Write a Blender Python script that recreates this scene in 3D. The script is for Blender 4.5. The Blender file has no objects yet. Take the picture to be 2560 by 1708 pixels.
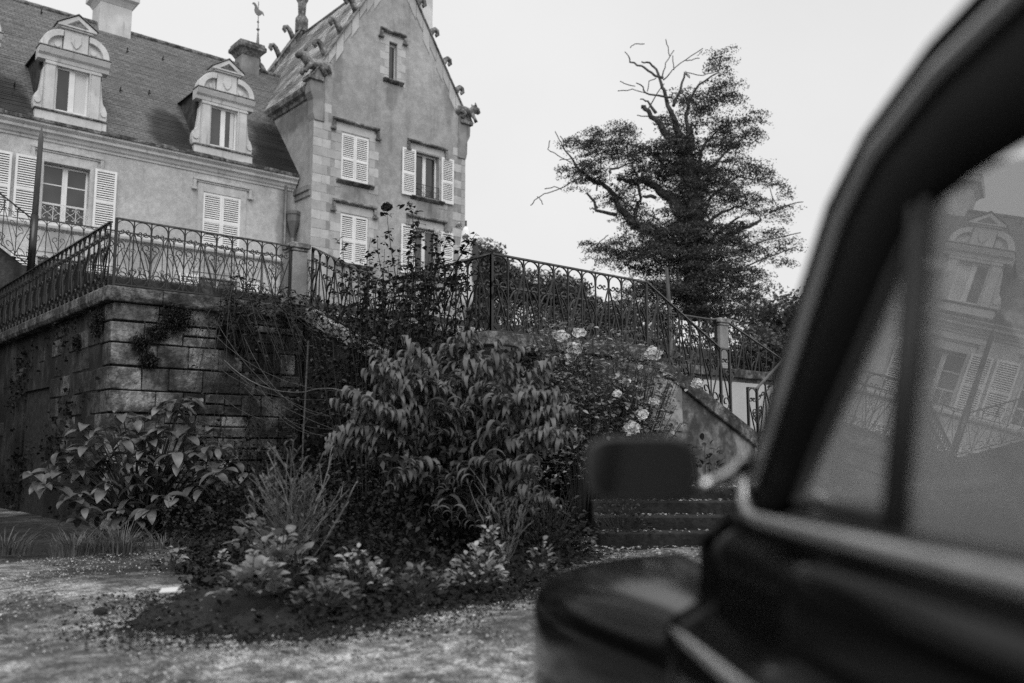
import bpy, bmesh, math, random
import numpy as np
from mathutils import Vector, Matrix
random.seed(7); RNG = np.random.default_rng(7)
sc = bpy.context.scene
col = sc.collection
R = math.radians

# ---------------------------------------------------------------- camera
cd = bpy.data.cameras.new('camera'); cam = bpy.data.objects.new('camera', cd); col.objects.link(cam)
EYE = Vector((0, 0, 1.05)); AZ = R(49.35); PITCH = math.atan(276/2250)
fw = Vector((math.cos(AZ)*math.cos(PITCH), math.sin(AZ)*math.cos(PITCH), math.sin(PITCH)))
rt = Vector((math.sin(AZ), -math.cos(AZ), 0)); up = rt.cross(fw)
cam.matrix_world = Matrix(((rt.x, up.x, -fw.x, 0), (rt.y, up.y, -fw.y, 0), (rt.z, up.z, -fw.z, EYE.z), (0, 0, 0, 1)))
cd.sensor_width = 36; cd.lens = 2250/2560*36; cd.clip_start = .05; cd.clip_end = 2000
cd.dof.use_dof = True; cd.dof.focus_distance = 13.0; cd.dof.aperture_fstop = 1.25
sc.camera = cam

# ---------------------------------------------------------------- overcast sky and a very soft sun
SUN_EL, SUN_AZ = R(52), R(236)          # azimuth counted from +X towards +Y
w = bpy.data.worlds.new('World'); sc.world = w; w.use_nodes = True
nt = w.node_tree; nt.nodes.clear()
sky = nt.nodes.new('ShaderNodeTexSky'); sky.sky_type = 'NISHITA'; sky.sun_disc = False
sky.sun_elevation = SUN_EL; sky.sun_rotation = R(90) - SUN_AZ; sky.dust_density = 5; sky.air_density = 1.5
bw = nt.nodes.new('ShaderNodeRGBToBW')
mx = nt.nodes.new('ShaderNodeMix'); mx.data_type = 'FLOAT'; mx.inputs[0].default_value = .9; mx.inputs[3].default_value = 9.0
bg = nt.nodes.new('ShaderNodeBackground'); bg.inputs[1].default_value = .1
wo = nt.nodes.new('ShaderNodeOutputWorld')
nt.links.new(sky.outputs[0], bw.inputs[0]); nt.links.new(bw.outputs[0], mx.inputs[2])
tcw = nt.nodes.new('ShaderNodeTexCoord'); nzw = nt.nodes.new('ShaderNodeTexNoise'); nzw.inputs['Scale'].default_value = 1.6; nzw.inputs['Detail'].default_value = 5
mrw = nt.nodes.new('ShaderNodeMapRange'); mrw.inputs[1].default_value = .3; mrw.inputs[2].default_value = .7; mrw.inputs[3].default_value = .93; mrw.inputs[4].default_value = 1.06
mmw = nt.nodes.new('ShaderNodeMath'); mmw.operation = 'MULTIPLY'          # faint tone of the cloud layer
nt.links.new(tcw.outputs['Generated'], nzw.inputs['Vector']); nt.links.new(nzw.outputs['Fac'], mrw.inputs[0]); nt.links.new(mrw.outputs[0], mmw.inputs[1]); nt.links.new(mx.outputs[0], mmw.inputs[0])
nt.links.new(mmw.outputs[0], bg.inputs[0]); nt.links.new(bg.outputs[0], wo.inputs[0])
sl = bpy.data.lights.new('sun', 'SUN'); sl.energy = 1.9; sl.angle = R(55); sl.color = (1, 1, 1)
so = bpy.data.objects.new('sun', sl); col.objects.link(so)
sd = Vector((math.cos(SUN_AZ)*math.cos(SUN_EL), math.sin(SUN_AZ)*math.cos(SUN_EL), math.sin(SUN_EL)))
so.rotation_euler = (-sd).to_track_quat('-Z', 'Y').to_euler(); so.location = (0, 0, 40)
sc.view_settings.view_transform = 'Standard'; sc.view_settings.look = 'None'
sc.view_settings.exposure = 0; sc.view_settings.gamma = 1; sc.view_settings.use_curve_mapping = False
try:
    sc.cycles.use_denoising = False      # leave the fine grain, like the film grain of the photograph
    sc.cycles.max_bounces = 6; sc.cycles.diffuse_bounces = 3; sc.cycles.glossy_bounces = 3
    sc.cycles.transparent_max_bounces = 8; sc.cycles.transmission_bounces = 4
except Exception: pass

# ---------------------------------------------------------------- materials (the photograph is black and white: greys only)
def M(name, v, rough=.85, layers=(), bump=None, rnd=0., metal=0., spec=.5, coat=0., wave=None, spots=()):
    m = bpy.data.materials.new(name); m.use_nodes = True; t = m.node_tree; n = t.nodes; L = t.links
    b = n['Principled BSDF']; geo = n.new('ShaderNodeNewGeometry')
    b.inputs['Roughness'].default_value = rough; b.inputs['Metallic'].default_value = metal
    b.inputs['Specular IOR Level'].default_value = spec; b.inputs['Coat Weight'].default_value = coat
    b.inputs['Coat Roughness'].default_value = .06
    cur = n.new('ShaderNodeValue'); cur.outputs[0].default_value = v; cur = cur.outputs[0]
    def mul(a, bb):
        k = n.new('ShaderNodeMath'); k.operation = 'MULTIPLY'; L.new(a, k.inputs[0]); L.new(bb, k.inputs[1]); return k.outputs[0]
    def noise(scale, detail):
        mp = n.new('ShaderNodeMapping'); mp.inputs['Scale'].default_value = scale; L.new(geo.outputs['Position'], mp.inputs['Vector'])
        q = n.new('ShaderNodeTexNoise'); q.inputs['Scale'].default_value = 1; q.inputs['Detail'].default_value = detail
        q.inputs['Roughness'].default_value = .6; L.new(mp.outputs[0], q.inputs['Vector']); return q.outputs['Fac']
    for (s, d, lo, hi, m0, m1) in layers:
        if not isinstance(s, tuple): s = (s, s, s)
        r = n.new('ShaderNodeMapRange'); r.inputs[1].default_value = lo; r.inputs[2].default_value = hi
        r.inputs[3].default_value = m0; r.inputs[4].default_value = m1; r.interpolation_type = 'SMOOTHSTEP'
        L.new(noise(s, d), r.inputs[0]); cur = mul(cur, r.outputs[0])
    if rnd:
        oi = n.new('ShaderNodeObjectInfo'); ad = n.new('ShaderNodeMath'); ad.operation = 'ADD'
        L.new(oi.outputs['Random'], ad.inputs[0]); L.new(geo.outputs['Random Per Island'], ad.inputs[1])
        fr = n.new('ShaderNodeMath'); fr.operation = 'FRACT'; L.new(ad.outputs[0], fr.inputs[0])
        r = n.new('ShaderNodeMapRange'); r.inputs[3].default_value = 1-rnd; r.inputs[4].default_value = 1+rnd
        L.new(fr.outputs[0], r.inputs[0]); cur = mul(cur, r.outputs[0])
    for (ctr, rad, m0) in spots:               # stains with a place of their own
        vm = n.new('ShaderNodeVectorMath'); vm.operation = 'SUBTRACT'; vm.inputs[1].default_value = ctr; L.new(geo.outputs['Position'], vm.inputs[0])
        vd = n.new('ShaderNodeVectorMath'); vd.operation = 'DIVIDE'; vd.inputs[1].default_value = rad; L.new(vm.outputs[0], vd.inputs[0])
        vl = n.new('ShaderNodeVectorMath'); vl.operation = 'LENGTH'; L.new(vd.outputs[0], vl.inputs[0])
        an = n.new('ShaderNodeMath'); an.operation = 'MULTIPLY_ADD'; an.inputs[1].default_value = 1.3; L.new(noise((1.3, 1.3, 1.3), 6), an.inputs[0]); L.new(vl.outputs['Value'], an.inputs[2])
        r = n.new('ShaderNodeMapRange'); r.interpolation_type = 'SMOOTHSTEP'; r.inputs[1].default_value = 1.25; r.inputs[2].default_value = 1.85; r.inputs[3].default_value = m0; r.inputs[4].default_value = 1
        L.new(an.outputs[0], r.inputs[0]); cur = mul(cur, r.outputs[0])
    if wave:                                   # courses of slates: brick pattern in the plane of the roof
        ax, k = wave
        sp = n.new('ShaderNodeSeparateXYZ'); L.new(geo.outputs['Position'], sp.inputs[0])
        kz = n.new('ShaderNodeMath'); kz.operation = 'MULTIPLY'; kz.inputs[1].default_value = k; L.new(sp.outputs['Z'], kz.inputs[0])
        cb = n.new('ShaderNodeCombineXYZ'); L.new(sp.outputs[ax], cb.inputs['X']); L.new(kz.outputs[0], cb.inputs['Y'])
        br = n.new('ShaderNodeTexBrick'); br.inputs['Color1'].default_value = (.75, .75, .75, 1); br.inputs['Color2'].default_value = (1.15, 1.15, 1.15, 1)
        br.inputs['Mortar'].default_value = (.55, .55, .55, 1); br.inputs['Scale'].default_value = 1
        br.inputs['Mortar Size'].default_value = .016; br.inputs['Brick Width'].default_value = .22; br.inputs['Row Height'].default_value = .14
        L.new(cb.outputs[0], br.inputs['Vector']); bw_ = n.new('ShaderNodeRGBToBW'); L.new(br.outputs[0], bw_.inputs[0]); cur = mul(cur, bw_.outputs[0])
    L.new(cur, b.inputs['Base Color'])
    if bump:
        s, st, ds = bump
        bp = n.new('ShaderNodeBump'); bp.inputs['Strength'].default_value = st; bp.inputs['Distance'].default_value = ds
        L.new(noise((s, s, s), 5), bp.inputs['Height']); L.new(bp.outputs[0], b.inputs['Normal'])
    return m

PLASTER = M('wing_render', .54, .9, [(.35, 5, .3, .7, .8, 1.12), ((3, 3, .35), 4, .5, .75, 1, .82), (6, 6, .3, .7, .86, 1.1), (45, 3, .3, .7, .82, 1.15)], (30, .4, .02), spots=[((x, 29.1, 7.2), (.7, 1, .55), .72) for x in (7.06, 11.96, 9.4)]+[((14.3, 29.1, 9), (.35, 1, 2.2), .6), ((4.1, 29.1, 7.2), (.7, 1, .5), .75)])
TPLASTER = M('tower_render', .36, .9, [(.28, 6, .35, .68, .84, 1.16), ((1.8, 1.8, .16), 5, .52, .72, 1, .74), (3.5, 6, .3, .7, .84, 1.14), (45, 3, .3, .7, .78, 1.2)], (30, .4, .02), spots=[((16.4, 27.9, 10.2), (.6, 1, .5), .7), ((19.6, 27.9, 10.2), (.6, 1, .5), .7), ((17.95, 27.9, 14.5), (.3, 1, .6), .68), ((14.69, 29.5, 13.2), (1, 1.6, .5), .55), ((20.6, 27.9, 15.2), (.3, 1, 1.3), .66), ((15.6, 27.9, 15.0), (.25, 1, 1.2), .75)])
LIME = M('limestone', .62, .85, [(1.2, 5, .35, .7, .82, 1.1), ((5, 5, .8), 4, .55, .75, 1, .6), (25, 4, .3, .7, .9, 1.06)], (35, .3, .01))
LIMEG = M('grey_limestone', .27, .88, [(1.5, 5, .35, .7, .7, 1.15), ((5, 5, .9), 5, .5, .7, 1, .55), (25, 4, .3, .7, .88, 1.08)], (35, .4, .01))
LICHEN = M('lichened_limestone', .26, .92, [(3, 6, .4, .62, .45, 1.25), (14, 5, .4, .65, .55, 1.2), (50, 3, .3, .7, .85, 1.1)], (25, .7, .02))
QUOIN = [M('quoin_stone_%s' % k, v, .88, [(3, 5, .3, .7, .86, 1.1), (30, 4, .3, .7, .9, 1.06)], (35, .3, .01)) for k, v in (('pale', .5), ('mid', .41), ('dark', .28))]
SLATE = M('slate', .165, .55, [((.5, .5, .25), 5, .35, .7, .85, 1.15), ((1.2, .4, .4), 5, .55, .75, 1, .8), (8, 4, .3, .7, .85, 1.12)], None, 0, wave=('X', 1.27), spots=[((5.3, 29.4, 11.5), (.75, 1.5, 1.4), .15), ((10.25, 29.5, 11.6), (.8, 1.6, 1.5), .12), ((14.1, 29.6, 12.3), (.95, 1.8, 1.8), .07), ((14.0, 29.2, 11.2), (1.3, 1.2, 1.0), .1), ((2.5, 29.4, 11.5), (.8, 1.5, 1.4), .3)])
TSLATE = M('patched_slate', .4, .6, [((1, .6, .6), 5, .45, .6, .45, 1.3), (5, 5, .3, .7, .7, 1.25)], None, 0, wave=('Y', 1.16))
DSLATE = M('mossy_slate', .04, .9, [(3, 5, .35, .7, .5, 1.7), (14, 4, .35, .7, .7, 1.5)], (20, .6, .03))
GUTTER = M('gutter_stone', .15, .9, [(2.5, 6, .42, .6, .35, 1.3), (12, 4, .4, .6, .6, 1.3)], (15, .6, .03))
WHITE = M('white_paint', .82, .5, [(2, 4, .3, .7, .93, 1.04), ((8, 8, 1.2), 4, .5, .75, 1, .86)], None, .05)
GREYPAINT = M('grey_paint', .5, .5)
PANE = M('window_glass', .035, .06, [(.8, 2, .35, .7, .6, 1.6)], None, 0, 0, .9)
BLIND = M('white_blind', .6, .7)
DARKIN = M('dark_interior', .012, .9)
IRON = M('wrought_iron', .014, .3, [(40, 3, .3, .7, .7, 1.5)], (60, .25, .003), 0, .3, .8)
IRONH = M('sheen_handrail', .06, .22, [(6, 3, .35, .65, .6, 1.4)], None, 0, .5, .8)  # lighter than the other iron: the colour carries the sky's sheen
LEAD = M('lead', .16, .5, [(4, 4, .3, .7, .7, 1.3)], None, 0, .2)
ZINC = M('zinc_pipe', .11, .6, [((3, 3, .7), 4, .35, .65, .6, 1.2)])
RSTONE = [M('retaining_stone_%s' % k, v, .92, [(1.6, 6, .4, .62, .3, 1.15), (6, 6, .38, .6, .45, 1.25), (30, 4, .35, .65, .7, 1.2)], (18, .9, .03)) for k, v in (('pale', .23), ('mid', .13), ('dark', .055))]
MORTAR = M('dark_joint', .022, .95, [(8, 4, .3, .7, .5, 1.6)], (20, .6, .02))
COPING = M('mossy_coping', .1, .92, [(2.2, 6, .4, .62, .35, 1.4), (9, 6, .42, .62, .45, 1.5), (40, 3, .35, .65, .8, 1.2)], (20, .9, .03))
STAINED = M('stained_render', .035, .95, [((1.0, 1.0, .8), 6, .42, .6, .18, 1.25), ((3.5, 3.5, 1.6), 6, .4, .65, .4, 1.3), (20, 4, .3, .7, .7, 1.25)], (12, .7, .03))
PALEPL = M('pale_cracked_render', .2, .92, [(1.8, 6, .4, .62, .35, 1.15), (7, 6, .42, .6, .55, 1.15)], (14, .7, .02))
PALEWALL = M('pale_court_wall', .45, .9, [(1, 4, .3, .7, .9, 1.05)])
STRING = M('worn_stringer', .42, .88, [(3, 6, .42, .6, .45, 1.1), (20, 4, .35, .65, .8, 1.1)], (20, .5, .02))
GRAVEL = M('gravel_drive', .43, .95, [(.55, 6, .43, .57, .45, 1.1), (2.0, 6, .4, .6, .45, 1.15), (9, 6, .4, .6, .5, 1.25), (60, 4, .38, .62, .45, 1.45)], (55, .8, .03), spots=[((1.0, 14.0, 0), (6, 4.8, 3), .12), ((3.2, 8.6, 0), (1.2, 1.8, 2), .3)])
SOIL = M('garden_soil', .014, .97, [(4, 6, .35, .65, .5, 1.5), (40, 4, .35, .65, .6, 1.5)], (25, 1, .05))
TURF = M('rough_turf', .035, .95, [(.6, 5, .35, .65, .6, 1.4), (20, 4, .3, .7, .6, 1.4)], (25, 1, .05))
STEPM = M('mossy_step', .008, .9, [(2, 6, .4, .6, .4, 1.5), (15, 5, .4, .6, .5, 1.5)], (20, .8, .02))
BARK = M('bark', .06, .9, [(6, 5, .35, .65, .6, 1.4)], (25, .8, .03))
DRYSTEM = M('dry_stem', .13, .85, [(20, 4, .3, .7, .6, 1.3)], None, .35)
CANE = M('rose_cane', .022, .8, [], None, .3)
def leafmat(name, v, rough=.45, rnd=.35, spec=.45):
    m = M(name, v, rough, [(7, 3, .3, .7, .75, 1.25)], None, rnd, 0, spec)
    t = m.node_tree; n = t.nodes; L = t.links; b = n['Principled BSDF']; out = n['Material Output']
    tr = n.new('ShaderNodeBsdfTranslucent'); mx = n.new('ShaderNodeMixShader'); mx.inputs[0].default_value = .22
    src = b.inputs['Base Color'].links[0].from_socket; L.new(src, tr.inputs['Color'])
    L.new(b.outputs[0], mx.inputs[1]); L.new(tr.outputs[0], mx.inputs[2]); L.new(mx.outputs[0], out.inputs[0]); return m
LF_TREE = leafmat('tree_leaf', .1, .6, .4, .25)
LF_FAR = leafmat('far_leaf', .1, .7, .35, .2)
LF_DROOP = leafmat('drooping_leaf', .11, .5, .4, .4)
LF_BROAD = leafmat('broad_leaf', .105, .33, .35, .65)
LF_ROSE = leafmat('rose_leaf', .035, .42, .5, .45)
LF_WROSE = leafmat('pale_rose_leaf', .21, .36, .5, .7)
LF_DARK = leafmat('undergrowth_leaf', .014, .5, .6, .3)
LF_ROSETTE = leafmat('rosette_leaf', .2, .6, .3, .3)
LF_VAR = leafmat('variegated_leaf', .26, .6, .4, .3)
LF_TWIG = leafmat('grey_green_leaf', .11, .7, .4, .2)
GRASS = leafmat('grass_blade', .12, .6, .5, .25)
PETAL = leafmat('white_petal', .62, .6, .12, .2)
PETALD = leafmat('dark_petal', .025, .6, .3, .2)
LITTER = leafmat('fallen_leaf', .1, .7, .75, .2)
LITTERP = leafmat('pale_fallen_leaf', .34, .7, .4, .2)
PAPER = M('white_card', .55, .7)
CLOTH = M('white_canvas', .8, .8, [(6, 4, .3, .7, .92, 1.04)])
STRAPM = M('dark_strap', .05, .8)
WOODP = M('weathered_pole', .1, .85, [((9, 9, 1), 4, .3, .7, .6, 1.3)])
PAINT = M('black_car_paint', .0025, .14, [], None, 0, 0, .14, 0)
GUTTERM = M('roof_gutter_metal', .3, .25, [], None, 0, .9)
PAINTW = M('wing_paint', .003, .13, [], None, 0, 0, .16, 0)
PAINTG = M('polished_black_paint', .006, .15, [], None, 0, 0, .6, 1.0)
PAINTM = M('dull_black_paint', .0035, .5, [], None, 0, 0, .06, 0)
SLATGAP = M('slat_gap_shade', .12, .9)
CHROME = M('dull_chrome', .6, .28, [(30, 3, .3, .7, .85, 1.1)], None, 0, 1.0)
BRIGHTTRIM = M('bright_trim', .52, .34, [(6, 3, .3, .7, .85, 1.1)], None, 0, .85)
RUBBER = M('rubber', .012, .55)
IVORY = M('ivory_rim', .8, .3)
SEATM = M('seat_leather', .45, .55, [(8, 3, .3, .7, .8, 1.2)])
HEADLIN = M('headlining', .1, .9)
MIRRORM = M('mirror_glass', .035, .1, [], None, 0, .9)
def glassmat():
    m = bpy.data.materials.new('car_glass'); m.use_nodes = True; t = m.node_tree; n = t.nodes; L = t.links; n.clear()
    o = n.new('ShaderNodeOutputMaterial'); mx = n.new('ShaderNodeMixShader'); fr = n.new('ShaderNodeFresnel'); fr.inputs[0].default_value = 2.6
    tr = n.new('ShaderNodeBsdfTransparent'); tr.inputs[0].default_value = (.92, .92, .92, 1)
    g = n.new('ShaderNodeBsdfGlossy'); g.inputs['Roughness'].default_value = .004; g.inputs[0].default_value = (1, 1, 1, 1)
    L.new(fr.outputs[0], mx.inputs[0]); L.new(tr.outputs[0], mx.inputs[1]); L.new(g.outputs[0], mx.inputs[2]); df = n.new('ShaderNodeBsdfDiffuse'); df.inputs[0].default_value = (.75, .75, .75, 1); m2 = n.new('ShaderNodeMixShader'); m2.inputs[0].default_value = .22; L.new(mx.outputs[0], m2.inputs[1]); L.new(df.outputs[0], m2.inputs[2]); L.new(m2.outputs[0], o.inputs[0]); return m   # pale diffuse layer mixed in to brighten the glass, a painted haze
GLASS = glassmat()

# ---------------------------------------------------------------- builders
def world_org(o):
    v = Vector((0, 0, 0))
    while o is not None: v += o.location; o = o.parent
    return v
def tag(o, label=None, cat=None, group=None, kind=None):
    if label: o['label'] = label
    if cat: o['category'] = cat
    if group: o['group'] = group
    if kind: o['kind'] = kind
    return o
def thing(name, label, cat, loc=(0, 0, 0), group=None):
    o = bpy.data.objects.new(name, None); col.objects.link(o); o.location = loc; o.empty_display_size = .2
    return tag(o, label, cat, group)
class MB:
    def __init__(s): s.v = []; s.f = []
    def add(s, vs, fs):
        k = len(s.v); s.v += [tuple(p) for p in vs]; s.f += [tuple(i+k for i in q) for q in fs]; return s
    def box(s, x0, x1, y0, y1, z0, z1):
        return s.add([(x0, y0, z0), (x1, y0, z0), (x1, y1, z0), (x0, y1, z0), (x0, y0, z1), (x1, y0, z1), (x1, y1, z1), (x0, y1, z1)],
                     [(0, 3, 2, 1), (4, 5, 6, 7), (0, 1, 5, 4), (1, 2, 6, 5), (2, 3, 7, 6), (3, 0, 4, 7)])
    def prism(s, poly, ax, lo, hi):            # polygon given in the plane across axis ax: 'x' -> (y,z), 'y' -> (x,z), 'z' -> (x,y)
        mk = {'x': lambda a, b, c: (c, a, b), 'y': lambda a, b, c: (a, c, b), 'z': lambda a, b, c: (a, b, c)}[ax]
        n = len(poly); vs = [mk(a, b, lo) for a, b in poly]+[mk(a, b, hi) for a, b in poly]
        return s.add(vs, [tuple(range(n))[::-1], tuple(range(n, 2*n))]+[(i, (i+1) % n, n+(i+1) % n, n+i) for i in range(n)])
    def tube(s, pts, r, n=5, r1=None, cap=True):
        pts = [Vector(p) for p in pts]; m = len(pts); rs = r if isinstance(r, (list, tuple)) else [r+((r1 if r1 is not None else r)-r)*i/max(1, m-1) for i in range(m)]
        k = len(s.v); ref = None
        for i, p in enumerate(pts):
            d = (pts[min(i+1, m-1)]-pts[max(i-1, 0)])
            d = d.normalized() if d.length > 1e-9 else Vector((0, 0, 1))
            if ref is None: ref = d.orthogonal().normalized()
            ref = (ref-d*ref.dot(d)); ref = ref.normalized() if ref.length > 1e-6 else d.orthogonal().normalized()
            b = d.cross(ref)
            for j in range(n):
                a = 2*math.pi*j/n; q = p+(ref*math.cos(a)+b*math.sin(a))*rs[i]; s.v.append(tuple(q))
        for i in range(m-1):
            for j in range(n): s.f.append((k+i*n+j, k+i*n+(j+1) % n, k+(i+1)*n+(j+1) % n, k+(i+1)*n+j))
        if cap: s.f.append(tuple(k+j for j in range(n))[::-1]); s.f.append(tuple(k+(m-1)*n+j for j in range(n)))
        return s
    def strip(s, pts, t, d):                   # flat bar following a line in the local x-z plane
        m = len(pts); k = len(s.v)
        for i, (x, z) in enumerate(pts):
            dx = pts[min(i+1, m-1)][0]-pts[max(i-1, 0)][0]; dz = pts[min(i+1, m-1)][1]-pts[max(i-1, 0)][1]
            L = math.hypot(dx, dz) or 1; nx, nz = -dz/L*t/2, dx/L*t/2
            s.v += [(x+nx, -d/2, z+nz), (x-nx, -d/2, z-nz), (x-nx, d/2, z-nz), (x+nx, d/2, z+nz)]
        for i in range(m-1):
            for j in range(4): s.f.append((k+i*4+j, k+i*4+(j+1) % 4, k+i*4+4+(j+1) % 4, k+i*4+4+j))
        s.f += [(k, k+1, k+2, k+3), (k+m*4-1, k+m*4-2, k+m*4-3, k+m*4-4)]; return s
    def lathe(s, prof, c, n=12):
        k = len(s.v); m = len(prof)
        for r, z in prof:
            for j in range(n): a = 2*math.pi*j/n; s.v.append((c[0]+r*math.cos(a), c[1]+r*math.sin(a), c[2]+z))
        for i in range(m-1):
            for j in range(n): s.f.append((k+i*n+j, k+i*n+(j+1) % n, k+(i+1)*n+(j+1) % n, k+(i+1)*n+j))
        s.f.append(tuple(k+j for j in range(n))[::-1]); s.f.append(tuple(k+(m-1)*n+j for j in range(n))); return s
    def grid(s, rows, close=False):            # rows of points -> quads
        k = len(s.v); n = len(rows[0])
        for r in rows: s.v += [tuple(p) for p in r]
        for i in range(len(rows)-1):
            for j in range(n if close else n-1): s.f.append((k+i*n+j, k+i*n+(j+1) % n, k+(i+1)*n+(j+1) % n, k+(i+1)*n+j))
        return s
    def mesh(s, name, mat=None, org=None, smooth=False, fix=True):
        me = bpy.data.meshes.new(name)
        vs = s.v if org is None else [(a-org[0], b-org[1], c-org[2]) for a, b, c in s.v]
        me.from_pydata(vs, [], s.f)
        if fix:
            bm = bmesh.new(); bm.from_mesh(me); bmesh.ops.recalc_face_normals(bm, faces=bm.faces); bm.to_mesh(me); bm.free()
        if smooth: me.polygons.foreach_set('use_smooth', [True]*len(me.polygons))
        if mat: me.materials.append(mat)
        me.update(); return me
    def build(s, name, mat, parent=None, smooth=False, bevel=0, local=False, kind=None, seg=1, solid=0, sub=0):
        me = s.mesh(name, mat, None if (local or parent is None) else world_org(parent), smooth)
        o = bpy.data.objects.new(name, me); col.objects.link(o); o.parent = parent
        if sub: q = o.modifiers.new('sub', 'SUBSURF'); q.levels = q.render_levels = sub
        if solid: q = o.modifiers.new('thick', 'SOLIDIFY'); q.thickness = solid; q.offset = -1
        if bevel: q = o.modifiers.new('bevel', 'BEVEL'); q.width = bevel; q.segments = seg; q.limit_method = 'ANGLE'
        if kind: o['kind'] = kind
        return o
def inst(name, me, parent, mw, kind=None):     # an object sharing mesh data; mw = matrix relative to its parent
    o = bpy.data.objects.new(name, me); col.objects.link(o); o.parent = parent; o.matrix_basis = mw
    if kind: o['kind'] = kind
    return o
def struct(name, mb, mat, label=None, **k):
    o = mb.build(name, mat, None, **k); o['kind'] = 'structure'
    if label: o['label'] = label
    return o
def wallholes(mb, x0, x1, z0, z1, Y, holes, depth=.3, top=None):
    """front face in the plane y=Y (facing -y) with rectangular holes and their reveals"""
    xs = sorted({x0, x1} | {h[0] for h in holes} | {h[1] for h in holes}); zs = sorted({z0, z1} | {h[2] for h in holes} | {h[3] for h in holes})
    xs = [x for x in xs if x0 <= x <= x1]; zs = [z for z in zs if z0 <= z <= z1]
    for a, b in zip(xs, xs[1:]):
        for c, d in zip(zs, zs[1:]):
            mxx, mzz = (a+b)/2, (c+d)/2
            if any(h[0] < mxx < h[1] and h[2] < mzz < h[3] for h in holes): continue
            mb.add([(a, Y, c), (b, Y, c), (b, Y, d), (a, Y, d)], [(0, 1, 2, 3)])
    for (a, b, c, d) in holes:
        for q in ([(a, Y, c), (a, Y+depth, c), (a, Y+depth, d), (a, Y, d)], [(b, Y+depth, c), (b, Y, c), (b, Y, d), (b, Y+depth, d)],
                  [(a, Y, d), (a, Y+depth, d), (b, Y+depth, d), (b, Y, d)], [(a, Y+depth, c), (a, Y, c), (b, Y, c), (b, Y+depth, c)]):
            mb.add(q, [(0, 1, 2, 3)])
    return mb
def spiral(cx, cz, r0, r1, a0, a1, n=12, sx=1):
    return [(cx+sx*(r0+(r1-r0)*i/n)*math.cos(a0+(a1-a0)*i/n), cz+(r0+(r1-r0)*i/n)*math.sin(a0+(a1-a0)*i/n)) for i in range(n+1)]

# ================================================================ GROUND AND TERRACES
def axis_steps(lo, hi, a, b, st):
    v = list(np.arange(a, b+1e-6, st)); x = a; d = st
    left = []
    while x > lo: d *= 1.6; x -= d; left.append(max(x, lo))
    x = v[-1]; d = st; right = []
    while x < hi: d *= 1.6; x += d; right.append(min(x, hi))
    return left[::-1]+v+right
gx = axis_steps(-500, 500, -2, 11, .14); gy = axis_steps(-500, 500, 1, 15, .14)
X_, Y_ = np.meshgrid(gx, gy)
Z_ = .018*np.sin(X_*2.3+Y_*1.1)+.015*np.sin(Y_*3.1-X_*1.3)+RNG.normal(0, .006, X_.shape)
far = (X_ < -2) | (X_ > 11) | (Y_ < 1) | (Y_ > 15); Z_[far] = 0
g = MB(); g.grid([[(X_[i, j], Y_[i, j], Z_[i, j]-.02) for j in range(len(gx))] for i in range(len(gy))])
struct('ground', g, GRAVEL, 'worn gravel drive with dark patches', smooth=True)
bed = [(1.85, 5.85), (2.0, 5.35), (2.45, 4.95), (3.2, 4.85), (4.4, 4.98), (5.6, 5.7), (7.0, 6.7), (7.9, 7.6), (8.2, 8.5), (7.1, 8.55), (7.0, 13.3), (4.3, 13.35), (4.1, 12), (3.6, 10.3), (3.2, 9.0), (2.7, 7.4)]
def in_bed(x, y):
    c = False; n = len(bed)
    for i in range(n):
        (x1, y1), (x2, y2) = bed[i], bed[i-1]
        if (y1 > y) != (y2 > y) and x < (x2-x1)*(y-y1)/(y2-y1)+x1: c = not c
    return c
def edge_dist(x, y):
    best = 9
    for i in range(len(bed)):
        ax, ay = bed[i]; bx, by = bed[i-1]; dx, dy = bx-ax, by-ay
        t = max(0, min(1, ((x-ax)*dx+(y-ay)*dy)/(dx*dx+dy*dy))); best = min(best, math.hypot(x-ax-t*dx, y-ay-t*dy))
    return best
def bed_z(x, y):
    e = min(1, edge_dist(x, y)/.8); return -.035+.13*e*e*(3-2*e)+.02*math.sin(x*5+y*3)*e+.02*math.sin(x*17+y*9)*math.cos(y*21-x*7)+.012*math.sin(x*41)*math.sin(y*37)
sb = MB(); st = .08; ids = {}
def bid(i, j):
    if (i, j) not in ids:
        x, y = 1.6+i*st, 4.6+j*st; ids[i, j] = len(sb.v)
        sb.v.append((x+random.uniform(-.025, .025), y+random.uniform(-.025, .025), bed_z(x, y) if in_bed(x, y) else -.05))
    return ids[i, j]
for i in range(92):
    for j in range(116):
        if in_bed(1.6+i*st+.04, 4.6+j*st+.04): sb.f.append((bid(i, j), bid(i+1, j), bid(i+1, j+1), bid(i, j+1)))
struct('flower_bed_soil', sb, SOIL, 'dark soil of the overgrown flower bed', smooth=True)
# raised ground behind the terrace walls
struct('upper_courtyard', MB().box(-60, 60, 21.35, 90, -.5, 5.0), TURF, 'raised court in front of the chateau')
struct('upper_court_wall', MB().box(-60, 11.5, 21.25, 21.35, 0, 5.04), STAINED, 'low retaining wall under the rear railing')

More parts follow.
